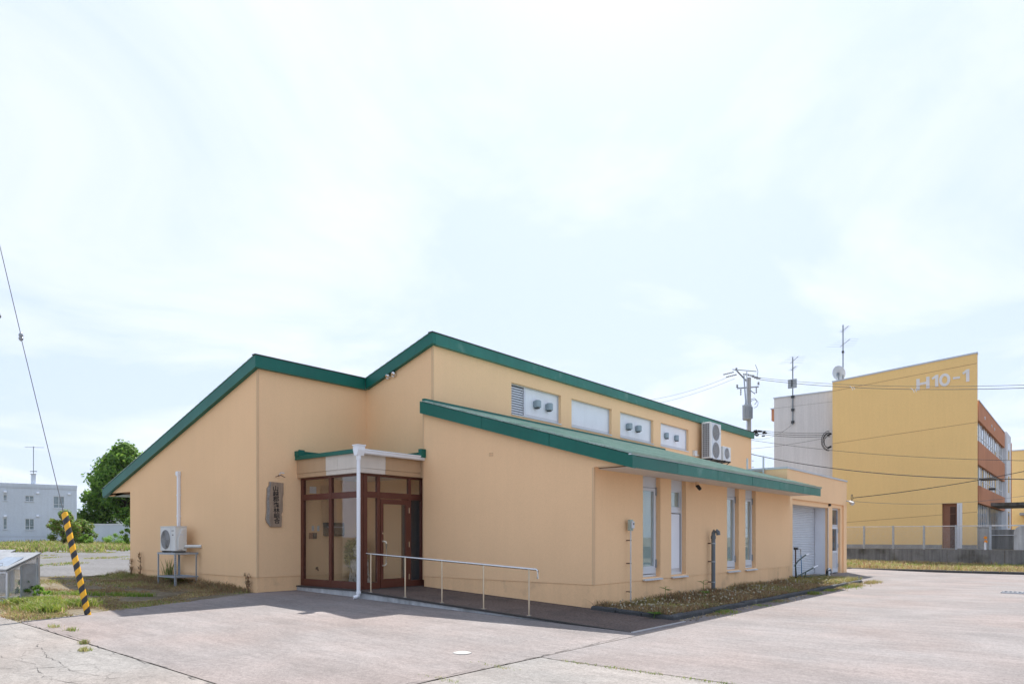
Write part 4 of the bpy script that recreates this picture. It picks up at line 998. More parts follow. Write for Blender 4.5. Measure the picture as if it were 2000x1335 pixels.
# ------------------------------------------------------------------ plants
BL_G = ["grass_green", "grass_lime", "grass_straw", "grass_brown", "grass_olive", "grass_rust"]
def blades(m, x, y, z, h, w, idx, rg, lean=.5):
    a = rg.uniform(0, 2 * pi); l = rg.random() * lean * h
    dx, dy = cos(a) * l, sin(a) * l; b = rg.uniform(0, 2 * pi); wx, wy = cos(b) * w, sin(b) * w
    m.cur = idx
    mx, my, mz = x + dx * .35, y + dy * .35, z + h * .6
    m.face((x - wx, y - wy, z), (x + wx, y + wy, z), (mx + wx * .7, my + wy * .7, mz), (mx - wx * .7, my - wy * .7, mz))
    m.face((mx - wx * .7, my - wy * .7, mz), (mx + wx * .7, my + wy * .7, mz), (x + dx, y + dy, z + h))
def turf(name, label, pick, n, h, w, zfun, seed, cols, lean=.8, clump=0):
    """many grass blades; pick(rg) -> (x, y, density/height factor, colour weights override)"""
    rg = random.Random(seed); m = MB(); k = 0
    while k < n:
        x, y, hf, cw = pick(rg)
        if hf <= 0: k += 1; continue
        for _ in range(clump or 1):
            idx = rg.choices(range(6), weights=cw or cols)[0]
            blades(m, x + rg.gauss(0, .03), y + rg.gauss(0, .03), zfun(x, y) - .005, h * hf * rg.uniform(.5, 1.3), w * rg.uniform(.6, 1.4), idx, rg, lean); k += 1
    return m.build(name, BL_G, kind="stuff", label=label)
def vn(x, y, s=1.0, o=0.0):
    """cheap smooth noise for patchiness"""
    return (sin(x * 1.7 * s + o) * cos(y * 2.3 * s + 1.3 * o) + sin(x * .9 * s - y * 1.4 * s + 2 * o) + .6 * sin(x * 4.1 * s + y * 3.3 * s + o)) / 2.6
# bed beside the lean-to: dried clover and weeds, greener at the far sunny end
def pick_bed(rg):
    y = BY0 + .08 + (BY1 - BY0 - .3) * rg.random() ** 1.25; x = rg.uniform(XE + .02 if y < YV else -8.3, BX - .09)
    if y > 23.8: return x, y, .9, (1, 4, 7, 2, 1, 2)
    f = .55 + .45 * vn(x, y) + (.45 if x < XE + .35 else 0)
    return x, y, max(.25, f), ((0, 0, 3, 8, 2, 4) if vn(x, y, .8, 2) < .3 else (1, 2, 6, 3, 3, 1))
turf("bed_weeds", "dried clover and weeds filling the bed beside the lean-to", pick_bed, 30000, .16, .0065, lambda x, y: -.135, 3, (1,) * 6, 1.5, 3)
# clover heads
rg = random.Random(8); m = MB()
for _ in range(300):
    y = BY0 + .15 + (BY1 - BY0 - 2.5) * rg.random() ** 1.3; x = rg.uniform(XE + .15, BX - .1); z = -.135 + rg.uniform(.07, .20); r = rg.uniform(.012, .026)
    m.lathe([(r * .4, -r), (r, -r * .3), (r * .9, r * .5), (r * .3, r)], (x, y, z), 6)
m.build("clover_heads", "petal", kind="stuff", label="withered pale clover heads scattered over the bed")
rg = random.Random(18); m = MB()
for _ in range(2600):
    y = BY0 + .05 + (BY1 - BY0 + .2) * rg.random() ** 1.2; out_ = rg.random() < .22
    x = BX + .08 + abs(rg.gauss(0, .14)) if out_ else rg.uniform(XE + .02, BX - .08); z = gz(x) + .016 if out_ else -.128 + rg.random() * .05
    a = rg.uniform(0, 2 * pi); l = rg.uniform(.015, .04); u = Vector((cos(a), sin(a), rg.gauss(0, .35))) * l; v = Vector((-sin(a), cos(a), rg.gauss(0, .35))) * l * .55; c = Vector((x, y, z))
    m.cur = rg.choice((0, 0, 1, 2)); m.face(c - u, c + v, c + u, c - v)
m.build("leaf_litter", ["grass_brown", "grass_straw", "petal"], kind="stuff", label="brown leaf litter strewn over the bed and along the kerb")
# weeds spilling over the kerb on the drive
def pick_spill(rg):
    y = 13 + 14.8 * rg.random(); x = BX + .09 + abs(rg.gauss(0, .16)) + (.25 * rg.random() if y > 24 else 0)
    f = vn(0, y, 1.3, 1) + (.55 if y > 22 else -.05)
    return x, y, max(0, min(1, f)), ((6, 5, 2, 1, 1, 0) if vn(0, y, .6, 4) > .1 else (1, 2, 6, 3, 1, 3))
turf("kerb_weeds", "green and straw weeds along the outer side of the kerb", pick_spill, 5200, .12, .006, lambda x, y: gz(x) + .010, 9, (1,) * 6, 1.2, 3)
# left verge by the wall and under the air conditioner
def edge_x(y): return -14.0 - (y - 3.9) * .375
def pick_wall(rg):
    x = rg.uniform(-24.3, -16.25); t = rg.random() ** 1.3; y = YB - .03 - t * (1.5 if x < -17.5 else 1.1)
    near = max(0, 1 - t * 1.7)
    if x > edge_x(y) - .05: return x, y, 0, None
    f = .22 + near * .8 + .4 * vn(x, y, 1.2)
    return x, y, max(.14, f), ((0, 0, 3, 8, 3, 4) if vn(x, y, .9, 3) < .25 else (3, 2, 4, 3, 4, 0))
turf("wall_weeds", "dry brown and green weeds along the foot of the left wall", pick_wall, 15000, .17, .0065, lambda x, y: gz(x), 13, (1,) * 6, 1.5, 3)
# weedy ground between cage, gravel and forecourt: green strip, straw, rusty debris, bare dirt
def seg_d(x, y, a, b):
    dx, dy = b[0] - a[0], b[1] - a[1]; t = max(0, min(1, ((x - a[0]) * dx + (y - a[1]) * dy) / (dx * dx + dy * dy)))
    return math.hypot(x - a[0] - t * dx, y - a[1] - t * dy)
def pick_verge(rg):
    while True:
        y = rg.uniform(3.75, 9.0); x = rg.uniform(-25, edge_x(y) + .10)
        if rg.random() < max(.25, 1.1 - math.hypot(x + 15.0, y - 4.6) * .13): break
    p = vn(x, y, .9, 1.5)
    if seg_d(x, y, (-19.6, 5.2), (-16.9, 7.1)) < .22 + .12 * p: return x, y, .75, (7, 4, 1, 0, 1, 0)
    if seg_d(x, y, (-20.4, 5.6), (-18.0, 7.3)) < .30 + .2 * p: return x, y, .45, (0, 0, 2, 4, 0, 8)
    if seg_d(x, y, (-16.8, 4.5), (-14.4, 4.3)) < .55 + .3 * p: return x, y, .6 + .3 * p, ((1, 2, 7, 2, 1, 3) if p < .3 else (3, 6, 3, 0, 1, 0))
    if p < -.12: return x, y, 0, None
    return x, y, .28 + .35 * max(0, p), ((2, 3, 6, 2, 2, 1) if p > .3 else (0, 1, 6, 4, 2, 3))
turf("verge_weeds", "patchy green and dried weeds at the left edge of the forecourt", pick_verge, 34000, .13, .006, lambda x, y: gz(x), 17, (1,) * 6, 1.5, 4)
# lush clumps beside the cage
def pick_clump(rg):
    c = rg.choice(((-15.55, 4.45, .28), (-15.1, 4.5, .22), (-16.1, 4.7, .3), (-15.9, 5.3, .3), (-16.8, 4.55, .25), (-16.9, 5.0, .25)))
    return rg.gauss(c[0], c[2] * .55), rg.gauss(c[1], c[2] * .45), 1.0, (3, 6, 1, 0, 1, 0)
turf("lime_weeds", "low lime-green weed clumps in front of the mesh cage", pick_clump, 3600, .15, .011, lambda x, y: gz(x), 19, (1,) * 6, 1.5, 3)
# far field beyond the gravel
def pick_field(rg):
    s = rg.random(); x = -52 - 26 * s + rg.uniform(-3, 3); y = rg.uniform(10, 34) * (1 + .15 * s)
    return x, y, .8 + .4 * vn(x, y, .3), ((4, 6, 4, 1, 1, 0) if vn(x, y, .25, 1) > 0 else (3, 4, 7, 1, 1, 0))
turf("field_grass", "rough green and straw grass beyond the gravel yard", pick_field, 26000, .42, .035, lambda x, y: gz(x), 23, (1,) * 6, 1.0, 4)
def pick_gravel(rg):
    x = rg.uniform(-52, -24.5); y = 7.5 + (-24 - x) * .18 + rg.uniform(0, 10)
    f = vn(x, y, .5, 2.2) - .38
    return x, y, (f + .35 if f > 0 else 0), (3, 4, 5, 1, 1, 0)
turf("gravel_grass", "sparse grass tufts growing through the gravel yard", pick_gravel, 15000, .16, .012, lambda x, y: gz(x), 29, (1,) * 6, 1.2, 3)
# verge by the retaining wall
def pick_ret(rg):
    x = rg.uniform(-14, 4); y = 37.55 + 9.35 * rg.random()
    gr_ = vn(x, y, .5, 1) + (y - 40) * .07
    return x, y, .7 + .4 * vn(x, y, .7), ((5, 7, 4, 0, 1, 0) if gr_ > .35 else (0, 2, 9, 1, 0, 3))
turf("roadside_grass", "dry straw and green grass below the retaining wall", pick_ret, 26000, .24, .014, lambda x, y: gz(x) + .04, 31, (1,) * 6, 1.2, 3)
B(-40, 37.46, -.5, 40, 46.97, -.17).build("roadside_verge", "ground_mix", kind="structure")
vk = thing("roadside_kerb", "low dark kerb edging the far grass strip", "kerb", (0, 37.4, -.23))
xk = -13.0
while xk < 6: B(xk, 37.30, -.5, xk + .985, 37.45, -.115 + rk.uniform(-.01, .01)).build("kerb_stone", "kerb_dark", vk, bevel=.02); xk += 1.0
# little tufts in the paving
def pick_joint(rg):
    c = rg.choice(((-5.0, 7.47), (-4.5, 7.47), (-4.0, 7.46), (-3.3, 7.45), (-2.6, 7.46), (-1.6, 7.5), (-5.72, 6.6), (-5.74, 5.6)))
    return rg.gauss(c[0], .16), rg.gauss(c[1], .012), .5, (5, 6, 2, 0, 1, 0)
turf("joint_grass", "thin grass growing in the pavement joint", pick_joint, 520, .05, .004, lambda x, y: gz(x) + .01, 37, (1,) * 6, 1.4, 2)
for (cx, cy, r_, n_, lbl) in ((-12.35, 4.02, .10, 110, "small straw tuft in the road nearest the weeds"), (-10.95, 3.72, .07, 130, "larger yellow grass tuft in the cracked road"), (-10.35, 3.52, .08, 120, "low dry tuft right of the larger one in the cracked road"), (-12.9, 3.95, .10, 90, "flat green tuft at the left edge of the road")):
    rg = random.Random(int(cx * 100)); m = MB()
    for _ in range(n_): blades(m, rg.gauss(cx, r_ * .6), rg.gauss(cy, r_ * .4), gz(cx) + .005, rg.uniform(.03, .08), .004, rg.choice((1, 2, 2, 4, 0)), rg, 1.2)
    m.build("grass_tuft", BL_G, label=lbl, cat="grass tuft", group="tufts in the road")
# broad-leaved sprouts in the bed
for (x_, y_, h_, lbl) in ((-7.75, 15.05, .36, "young broad-leaved sprout nearest the first tall window"), (-7.72, 17.1, .42, "young broad-leaved sprout just left of the vent pipe"), (-7.25, 16.15, .22, "low broad-leaved sprout in the middle of the bed"), (-6.55, 12.26, .10, "green seedling at the foot of the kerb corner")):
    t = thing("sprout", lbl, "sprout", (x_, y_, -.14), group="broad-leaved sprouts in the bed"); rg = random.Random(int(y_ * 10))
    zb = -.14 if y_ > 12.3 else rz(x_)
    MB().tube([(x_, y_, zb), (x_ + .02, y_ + .01, zb + h_)], .006, 5).build("stem", "grass_green", t)
    for k in range(5):
        a = k * 1.3 + rg.random(); l = rg.uniform(.12, .2); z0 = zb + h_ * (.75 + .06 * k); m = MB(); c = Vector((x_ + .02, y_ + .01, z0)); u = Vector((cos(a), sin(a), .25)); v = Vector((-sin(a), cos(a), 0))
        m.face(c, c + u * l * .5 - v * l * .42, c + u * l + Vector((0, 0, -.02)), c + u * l * .5 + v * l * .42); m.build("leaf", "leaf_mid", t)
# dried stalks against the left wall
for (x_, h_, lbl) in ((-23.35, .58, "shorter dead brown stalk near the wall's left corner"), (-22.7, .80, "tall dead brown stalk on the left wall near its corner"), (-16.35, .48, "dead brown stalk at the wall corner near the forecourt")):
    t = thing("dried_stalk", lbl, "dead plant", (x_, YB - .08, gz(x_)), group="dead stalks along the left wall"); rg = random.Random(int(-x_ * 10)); zb = gz(x_)
    MB().tube([(x_, YB - .08, zb), (x_ + .02, YB - .06, zb + h_)], [.012, .005], 5).build("stem", "rust_pipe", t); m = MB()
    for k in range(46): blades(m, x_ + rg.gauss(0, .05), YB - .07 - abs(rg.gauss(0, .03)), zb + rg.uniform(.1, 1) * h_ - .06, rg.uniform(.05, .12), .016, rg.choice((3, 3, 5)), rg, 1.5)
    m.build("dead_leaves", BL_G, t)
t = thing("leafy_weed", "upright green weed beside the air conditioner stand", "weed", (-20.35, 9.1, gz(-20.3))); rg = random.Random(4); m = MB()
for k in range(60): blades(m, -20.35 + rg.gauss(0, .09), 9.1 + rg.gauss(0, .06), gz(-20.3), rg.uniform(.3, .75), .012, rg.choice((0, 4, 4)), rg, .35)
m.build("leaves", BL_G, t)

# ------------------------------------------------------------------ retaining wall, fence, gate blocks
YR = 47.0
rw = thing("retaining_wall", "stained grey concrete retaining wall across the right background", "wall", (-6, YR, -.2))
jx = [-14.6, -11.71, -8.99, -6.27, -3.55, -.83, 1.9, 4.6]
for a, b in zip(jx[:-1], jx[1:]): B(a + .008, YR - .02, -.5, b - .008, YR + .18, .69).build("wall_panel", "concrete_wall", rw, bevel=.012)
fe = thing("chain_link_fence", "chain-link fence with grey square posts on the retaining wall", "fence", (-7.5, YR + .08, .69))
px_ = [-12.3, -10.68, -9.07, -7.45, -5.84, -4.21]
for x_ in px_: B(x_ - .05, YR + .03, .66, x_ + .05, YR + .13, 2.10).build("post", "galv", fe)
B(px_[0], YR + .06, 2.03, px_[-1], YR + .10, 2.075).build("top_rail", "galv_light", fe)
B(px_[-1], YR + .05, 2.02, 3.6, YR + .11, 2.09).build("top_rail", "galv_light", fe)
B(px_[0], YR + .07, .73, px_[-1], YR + .09, .75).build("bottom_wire", "galv", fe)
for a, b in zip(px_[:-1], px_[1:]):
    m = MB(); s_ = .075; H_ = 1.28; L_ = b - a - .1; k = -int(H_ / s_)
    x0_, z0_ = a + .05, .75
    c = -H_
    while c < L_:
        for sg_ in (1, -1):
            # line x - x0 = c + t (rising) or mirrored
            t0, t1 = max(0, -c), min(H_, L_ - c)
            if t1 > t0:
                pa, pb = (c + t0, t0), (c + t1, t1)
                if sg_ < 0: pa, pb = (L_ - pa[0], pa[1]), (L_ - pb[0], pb[1])
                m.face((x0_ + pa[0] - .0035, YR + .08, z0_ + pa[1]), (x0_ + pa[0] + .0035, YR + .08, z0_ + pa[1]), (x0_ + pb[0] + .0035, YR + .08, z0_ + pb[1]), (x0_ + pb[0] - .0035, YR + .08, z0_ + pb[1]))
                m.face((x0_ + pa[0], YR + .0765, z0_ + pa[1]), (x0_ + pa[0], YR + .0835, z0_ + pa[1]), (x0_ + pb[0], YR + .0835, z0_ + pb[1]), (x0_ + pb[0], YR + .0765, z0_ + pb[1]))
        c += s_
    m.build("chain_link_mesh", "galv_light", fe)
gb = thing("gate_wall", "low stained concrete wall with a rail behind the fence end", "wall", (-4.1, 50, .7))
B(-4.95, 50.0, .55, -2.2, 50.25, 1.86).build("block", "concrete_wall", gb, bevel=.02); B(-4.5, 49.94, 1.50, -2.9, 49.98, 1.54).build("rail", "galv_light", gb)
gp_ = thing("gate_pier", "pale concrete gate pier left of the dark gate wall", "pier", (-5.0, 49.0, .7))
B(-5.02, 49.0, .55, -4.45, 49.2, 1.96).build("pier", "concrete", gp_, bevel=.02); B(-5.05, 48.97, 1.961, -4.42, 49.23, 2.0).build("cap", "concrete", gp_)
cp_ = thing("gate_block", "round-topped concrete block at the right edge behind the fence", "block", (-2.5, 47.5, .7))
prof = [(-3.15, .55), (-1.9, .55), (-1.9, 2.05)] + [(-2.75 + .42 * cos(a), 1.63 + .42 * sin(a)) for a in [pi / 2 + i * (pi / 2) / 8 for i in range(9)]]
prof = [(-3.17, .55), (-1.9, .55), (-1.9, 2.05)] + [(-2.75 + .42 * cos(pi / 2 + i * (pi / 2) / 8), 1.63 + .42 * sin(pi / 2 + i * (pi / 2) / 8)) for i in range(9)]
MB().prism(prof, 47.4, 47.7).build("block", "concrete_white", cp_, bevel=.02)
rf = thing("delineator_post", "white delineator post with two orange reflectors by the fence", "post", (-4.45, 46.8, .7))
MB().tube([(-4.45, 47.09, .69), (-4.45, 47.09, 1.12)], .06, 12).build("post", "white_plastic", rf)
for z_, x_ in ((1.16, -4.42), (1.38, -4.44)):
    MB().tube([(x_, 47.05, z_), (x_, 47.12, z_)], .085, 14).build("reflector", "reflector_orange", rf)
MB().tube([(-4.52, 47.09, 1.10), (-4.38, 47.09, 1.12)], .03, 8).build("bracket", "dark_grey", rf)

# ------------------------------------------------------------------ school block marked H10-1
SY, SX0, SX1, SZ = 52.0, -13.83, -5.35, .7
def ztop(x): return 12.26 + (12.87 - 12.26) * (x - SX0) / (SX1 - SX0)
sc_ = thing("apartment_block", "large yellow end wall lettered H10-1 with grey and orange wings", "building", (-9.5, 60, SZ))
dA, dB, dT = -7.22, -6.13, 3.55
m = MB()
for xa, xb, za in ((SX0, dA, .4), (dA, dB, dT), (dB, SX1, .4)):
    m.prism([(xa, za), (xb, za), (xb, ztop(xb)), (xa, ztop(xa))], SY, SY + .4)
m.build("end_wall", "school_yellow", sc_)
B(SX0 - .01, SY - .03, .3, dA, SY - .001, .92).build("plinth", "concrete", sc_)
B(dB, SY - .03, .3, SX1 + .01, SY - .001, .92).build("plinth", "concrete", sc_)
MB().prism([(SX0 - .03, ztop(SX0)), (SX1 + .04, ztop(SX1)), (SX1 + .04, ztop(SX1) + .10), (SX0 - .03, ztop(SX0) + .10)], SY - .03, SY + .42).build("coping", "coping", sc_)
for z_off in (.62, 4.3, 9.9):
    MB().prism([(SX0, ztop(SX0) - z_off), (SX1, ztop(SX1) - z_off), (SX1, ztop(SX1) - z_off + .02), (SX0, ztop(SX0) - z_off + .02)], SY - .006, SY - .001).build("joint", "brown_recess", sc_)
B(dA, SY + .25, .4, dB, SY + .399, dT).build("door_recess", "brown_recess", sc_)
B(dA + .42, SY + .20, .5, dA + .72, SY + .249, 3.35).build("door", "dark_brown", sc_)
wf = B(dA + .82, SY - .02, .5, dB + .01, SY + .24, 3.56).build("window_frame", "school_white", sc_)
B(dA + .94, SY - .026, .9, dB - .16, SY - .021, 3.45).build("pane", "window_dark", wf)
# lettering
LY = SY - .035
def letter(polys):
    m = MB()
    for p in polys: m.prism(p, LY, SY - .001)
    m.build("lettering", "letter_grey", sc_)
def bar(x0, z0, x1, z1): return [(x0, z0), (x1, z0), (x1, z1), (x0, z1)]
lz = 11.02
def sh_(pts, ox, oz): return [(ox + a, oz + b) for a, b in pts]
o_ = -8.66
letter([sh_(bar(0, 0, .19, .75), o_, lz - .02), sh_(bar(.56, 0, .75, .75), o_, lz + .04), sh_([(.19, .30), (.56, .33), (.56, .48), (.19, .45)], o_, lz)])
def one(o, z): letter([sh_([(.20, 0), (.38, 0), (.38, .78), (.24, .78), (0, .60), (.06, .48), (.20, .58)], o, z)])
one(-7.80, lz + .06)
cx_, cz_ = -7.07, lz + .45
for k in range(18):
    a0, a1 = 2 * pi * k / 18, 2 * pi * (k + 1) / 18
    def P(a, rx, rz_): return (cx_ + rx * cos(a), cz_ + rz_ * sin(a))
    if k == 0: mzero = MB()
    mzero.prism([P(a0, .15, .24), P(a1, .15, .24), P(a1, .31, .41), P(a0, .31, .41)], LY, SY - .001)
mzero.build("lettering", "letter_grey", sc_)
letter([sh_(bar(0, 0, .38, .13), -6.62, lz + .42)])
one(-6.12, lz + .16)
# grey stair block
B(-18.06, SY + .5, .4, SX0 - .001, SY + 14, 11.72).build("stair_block", "school_grey", sc_)
B(-18.10, SY + .46, 11.721, SX0 - .002, SY + 14, 11.82).build("coping", "coping", sc_)
B(-18.06, SY + .494, 11.0, SX0 - .002, SY + .499, 11.02).build("joint", "concrete", sc_)
for z_ in (10.6, 4.6): B(-19.3, 55.5, z_, -18.07, 62, z_ + .9).build("balcony", "school_orange", sc_); B(-19.35, 55.4, z_ + .901, -18.07, 62.1, z_ + .98).build("balcony_coping", "coping", sc_)
# main body
B(SX0 + .2, SY + .41, .4, SX1 - .25, 75.5, 9.9).build("core", "school_white", sc_)
for za, zb in ((3.58, 4.69), (6.02, 7.50), (8.82, 10.03)):
    B(SX1 - .24, SY + .75, za, SX1 + .02, 70.7, zb).build("spandrel", "school_orange", sc_)
B(SX1 - .26, SY + .73, 10.032, SX1 + .05, 70.75, 10.10).build("coping", "coping", sc_)
for za, zb in ((4.69, 6.02), (7.50, 8.82)):
    w = B(SX1 - .23, SY + .80, za + .001, SX1 - .14, 70.6, zb - .001).build("window_band", "window_pale", sc_)
    yy_ = SY + .85; k = 0
    while yy_ < 70.2:
        B(SX1 - .1395, yy_, za + .002, SX1 - .115, yy_ + .16, zb - .002).build("mullion", "school_white", w)
        if k % 3 != 2: B(SX1 - .1392, yy_ + .2, za + .05, SX1 - .134, yy_ + .2 + (.75 if k % 2 else .45), zb - .05).build("curtain", "curtain", w)
        yy_ += 1.42; k += 1
    B(SX1 - .1335, SY + .85, za + .45, SX1 - .12, 70.5, za + .50).build("transom", "school_white", w)
for y0_, y1_ in ((SY + .8, 57), (57.3, 59.6), (62, 66), (66.4, 70.6)):
    w = B(SX1 - .249, y0_, .7, SX1 - .20, y1_, 3.57).build("ground_window", "window_mid", sc_)
    yy_ = y0_
    while yy_ < y1_: B(SX1 - .199, yy_, .7, SX1 - .17, yy_ + .12, 3.57).build("mullion", "aluminium", w); yy_ += 1.1
B(SX1 - .245, 70.9, .4, SX1 + .12, 75.2, 10.2).build("stair_column", "school_white", sc_)
for z_ in (2.2, 5.2, 8.0): B(SX1 + .121, 72.4, z_, SX1 + .13, 73.6, z_ + 1.4).build("window", "window_dark", sc_)
B(SX1 - .245, 75.6, .4, SX1 + .02, 77.6, 9.9).build("link_wall", "school_orange", sc_)
can = B(SX1 + .03, 59.8, 3.62, SX1 + 3.2, 66.0, 3.84).build("canopy", "concrete_wall", sc_)
for y_ in (60.2, 65.6): MB().tube([(SX1 + 3.0, y_, .7), (SX1 + 3.0, y_, 3.62)], .08, 10).build("canopy_post", "galv", can)
B(SX1 + .03, SY + .9, 5.05, SX1 + .9, SY + 2.2, 5.15).build("window_hood", "concrete_wall", sc_); B(SX1 + .4, SY + 2.3, 4.45, SX1 + .75, SY + 2.7, 4.58).build("wall_lamp", "dark_grey", sc_)
for y_ in (56, 60.3, 62.2): MB().tube([(SX1 + .021, y_, 9.35), (SX1 + .06, y_, 9.35)], .12, 12).build("vent_cap", "school_white", sc_)
fb = thing("far_wing", "plain yellow building wing at the far right edge", "building", (0, 86, .7))
B(SX1 - .7, 84.0, .4, 14, 92, 9.85).build("wall", "school_yellow", fb); B(SX1 - .75, 83.95, 9.851, 14.05, 92.05, 9.95).build("coping", "coping", fb)
B(SX1 + 1.2, 83.97, .7, SX1 + 1.5, 83.999, 3.3).build("door", "brown_recess", fb); ww_ = B(SX1 + 2.0, 83.96, 1.2, SX1 + 5.6, 83.999, 2.9).build("window", "window_pale", fb); B(SX1 + 2.2, 83.94, 1.25, SX1 + 3.0, 83.959, 2.85).build("pane", "window_dark", ww_)
B(SX1 + .3, 82.2, 3.5, 12, 83.99, 3.75).build("canopy", "concrete", fb)

# antennas
def yagi(parent, c, ang_, L, n, span, up=0):
    dv = Vector((cos(ang_), sin(ang_), up)).normalized(); pv = Vector((-sin(ang_), cos(ang_), 0)); c = Vector(c)
    b = MB().tube([c - dv * L * .45, c + dv * L * .55], .022, 6).build("boom", "antenna_metal", parent); m = MB()
    for k in range(n):
        q = c + dv * L * (-.43 + .96 * k / (n - 1)); w_ = span * (1 - .35 * k / (n - 1)); m.tube([q - pv * w_ / 2, q + pv * w_ / 2], .006, 4)
    m.build("elements", "antenna_metal", b)
an = thing("roof_antenna", "antenna mast with a square amplifier box on the grey stair block", "antenna", (-16.68, 52.4, 9.6))
MB().tube([(-16.68, 52.42, 9.65), (-16.68, 52.42, 14.6)], .045, 8).build("mast", "antenna_metal", an)
B(-16.98, 52.25, 12.30, -16.36, 52.37, 12.96).build("amplifier_box", "transformer", an, bevel=.02); B(-16.72, 52.20, 12.4, -16.64, 52.249, 12.9).build("box_clamp", "dark_grey", an)
yagi(an, (-16.60, 52.42, 14.35), -1.0, 2.0, 5, 1.7); yagi(an, (-16.65, 52.42, 13.75), -1.0, 1.3, 6, .5)
for z_ in (11.6, 10.65, 9.75): B(-16.78, 52.36, z_, -16.58, 52.499, z_ + .18).build("wall_clamp", "dark_grey", an)
a2 = thing("roof_antenna", "taller antenna mast beside the satellite dish", "antenna", (-14.15, 56, 11.8))
MB().tube([(-14.15, 56, 11.8), (-14.15, 56, 17.3)], .045, 8).build("mast", "antenna_metal", a2)
yagi(a2, (-14.05, 56, 16.95), -1.0, 1.5, 7, .5); yagi(a2, (-14.05, 56, 15.9), -1.0, 2.1, 5, 2.0); B(-14.22, 55.9, 15.2, -14.08, 56.1, 15.35).build("clamp", "dark_grey", a2)
ds = thing("satellite_dish", "pale satellite dish seen from behind on the roof edge", "satellite dish", (-14.55, 56, 11.8))
m = MB(); dn = Vector((.35, .85, .35)).normalized(); dc = Vector((-14.5, 56.0, 13.72)); ua = dn.cross(Vector((0, 0, 1))).normalized(); va = ua.cross(dn)
rings = [(.02, 0), (.26, .03), (.47, .09), (.54, .12)]
for r_, dd in rings:
    for k in range(20): a = 2 * pi * k / 20; m.v.append(tuple(dc + ua * r_ * cos(a) + va * r_ * 1.05 * sin(a) + dn * dd))
for i in range(3):
    for k in range(20): k2 = (k + 1) % 20; m.f.append((i * 20 + k, i * 20 + k2, i * 20 + 20 + k2, i * 20 + 20 + k)); m.mi.append(0)
m.f.append(tuple(range(20))); m.mi.append(0)
so = m.build("reflector", "dish_metal", ds, smooth=True); so.modifiers.new("thickness", 'SOLIDIFY').thickness = .02
MB().tube([tuple(dc - dn * .02), tuple(dc - dn * .22 + Vector((.1, 0, -.2)))], .09, 8).build("mount", "antenna_metal", ds); MB().tube([(-14.42, 55.9, 11.8), (-14.42, 55.85, 13.6)], .05, 8).build("mast", "antenna_metal", ds)

# ------------------------------------------------------------------ utility pole and cables
up_ = thing("utility_pole", "concrete utility pole with crossarms and grey transformer behind the building", "utility pole", (-18.02, 47.4, .3))
U = Vector((-18.02, 47.4, 0)); av = Vector((.77, .64, 0)).normalized(); fv = Vector((-.638, .77, 0))
def up(r, f_, z): return tuple(U + av * r + fv * f_ + Vector((0, 0, z)))
MB().tube([up(0, 0, -.2), up(0, 0, 12.4)], [.19, .13], 14).build("pole", "pole_concrete", up_, smooth=True)
def beam(name, a, b, w, mat, par=up_): return MB().tube([a, b], w, 4).build(name, mat, par)
a1 = beam("crossarm", up(-1.05, -.6, 12.75), up(.05, .2, 12.05), .07, "galv"); beam("crossarm", up(-.9, -.25, 11.62), up(.75, .25, 11.84), .055, "galv")
beam("top_arm", up(-1.2, -.2, 12.92), up(.55, .1, 12.86), .03, "antenna_metal"); beam("brace", up(-.42, -.2, 12.5), up(-.16, -.17, 9.0), .05, "galv"); beam("brace", up(.0, -.2, 11.5), up(.35, -.2, 11.25), .035, "galv"); beam("riser", up(-.22, -.2, 12.85), up(-.2, -.2, 8.6), .04, "galv_light")
beam("horn", up(.52, 0, 12.3), up(.62, 0, 12.85), .02, "antenna_metal"); beam("horn", up(.62, 0, 12.85), up(.44, 0, 13.3), .02, "antenna_metal")
def insul(p, d_, n=4, r=.06, l=.45):
    d_ = Vector(d_).normalized(); p = Vector(p); pts, rs_ = [], []
    for k in range(n):
        t0 = l * k / n; pts += [p + d_ * t0, p + d_ * (t0 + l / n * .35), p + d_ * (t0 + l / n * .4), p + d_ * (t0 + l / n * .95)]; rs_ += [r * .4, r, r, r * .4]
    MB().tube(pts, rs_, 8).build("insulator", "insulator", up_)
for r_, z_ in ((-1.15, 12.72), (-.95, 12.55)):
    insul(up(r_, -.3, z_), (-.77, -.64, -.25), 6, .06, .75)
for r_, z_ in ((-.85, 11.7), (.62, 11.88), (-.9, 12.85)): insul(up(r_, -.1, z_), (0, 0, 1), 2, .09, .22)
for r_, z_ in ((-.6, 11.6), (.47, 11.75)): insul(up(r_, -.1, z_), (0, 0, -1), 3, .06, .45)
for r_, z_ in ((.15, 12.45), (.32, 12.38), (-.1, 12.55), (-.45, 12.62)): insul(up(r_, -.1, z_), (.77, .64, -.1), 4, .07, .45)
tr = MB().lathe([(.26, 0), (.30, .04), (.30, .92), (.31, .95), (.31, 1.0), (.18, 1.03)], up(-.28, -.42, 9.42), 18).build("transformer", "transformer", up_, smooth=True)
for k in range(7): a = pi + k * .35; c = Vector(up(-.28, -.42, 9.5)); m = MB().box(-.008, .30, 0, .008, .38, .78); m.v = [(c.x + x * cos(a) - y * sin(a), c.y + x * sin(a) + y * cos(a), c.z + z) for x, y, z in m.v]; m.build("cooling_fin", "transformer", tr)
for k in (-.12, .1): MB().tube([up(-.28 + k, -.42, 10.42), up(-.28 + k, -.42, 10.6)], [.05, .03], 8).build("bushing", "insulator", tr)
MB().tube(arc(up(.3, 0, 10.75), .22, -1.2, 3.2, 12, 'xz'), .018, 5).build("jumper", "cable", up_); MB().tube(arc(up(.35, 0, 10.6), .28, -1.6, 2.6, 12, 'xz'), .015, 5).build("jumper", "cable", up_)
m = MB(); rg = random.Random(2)
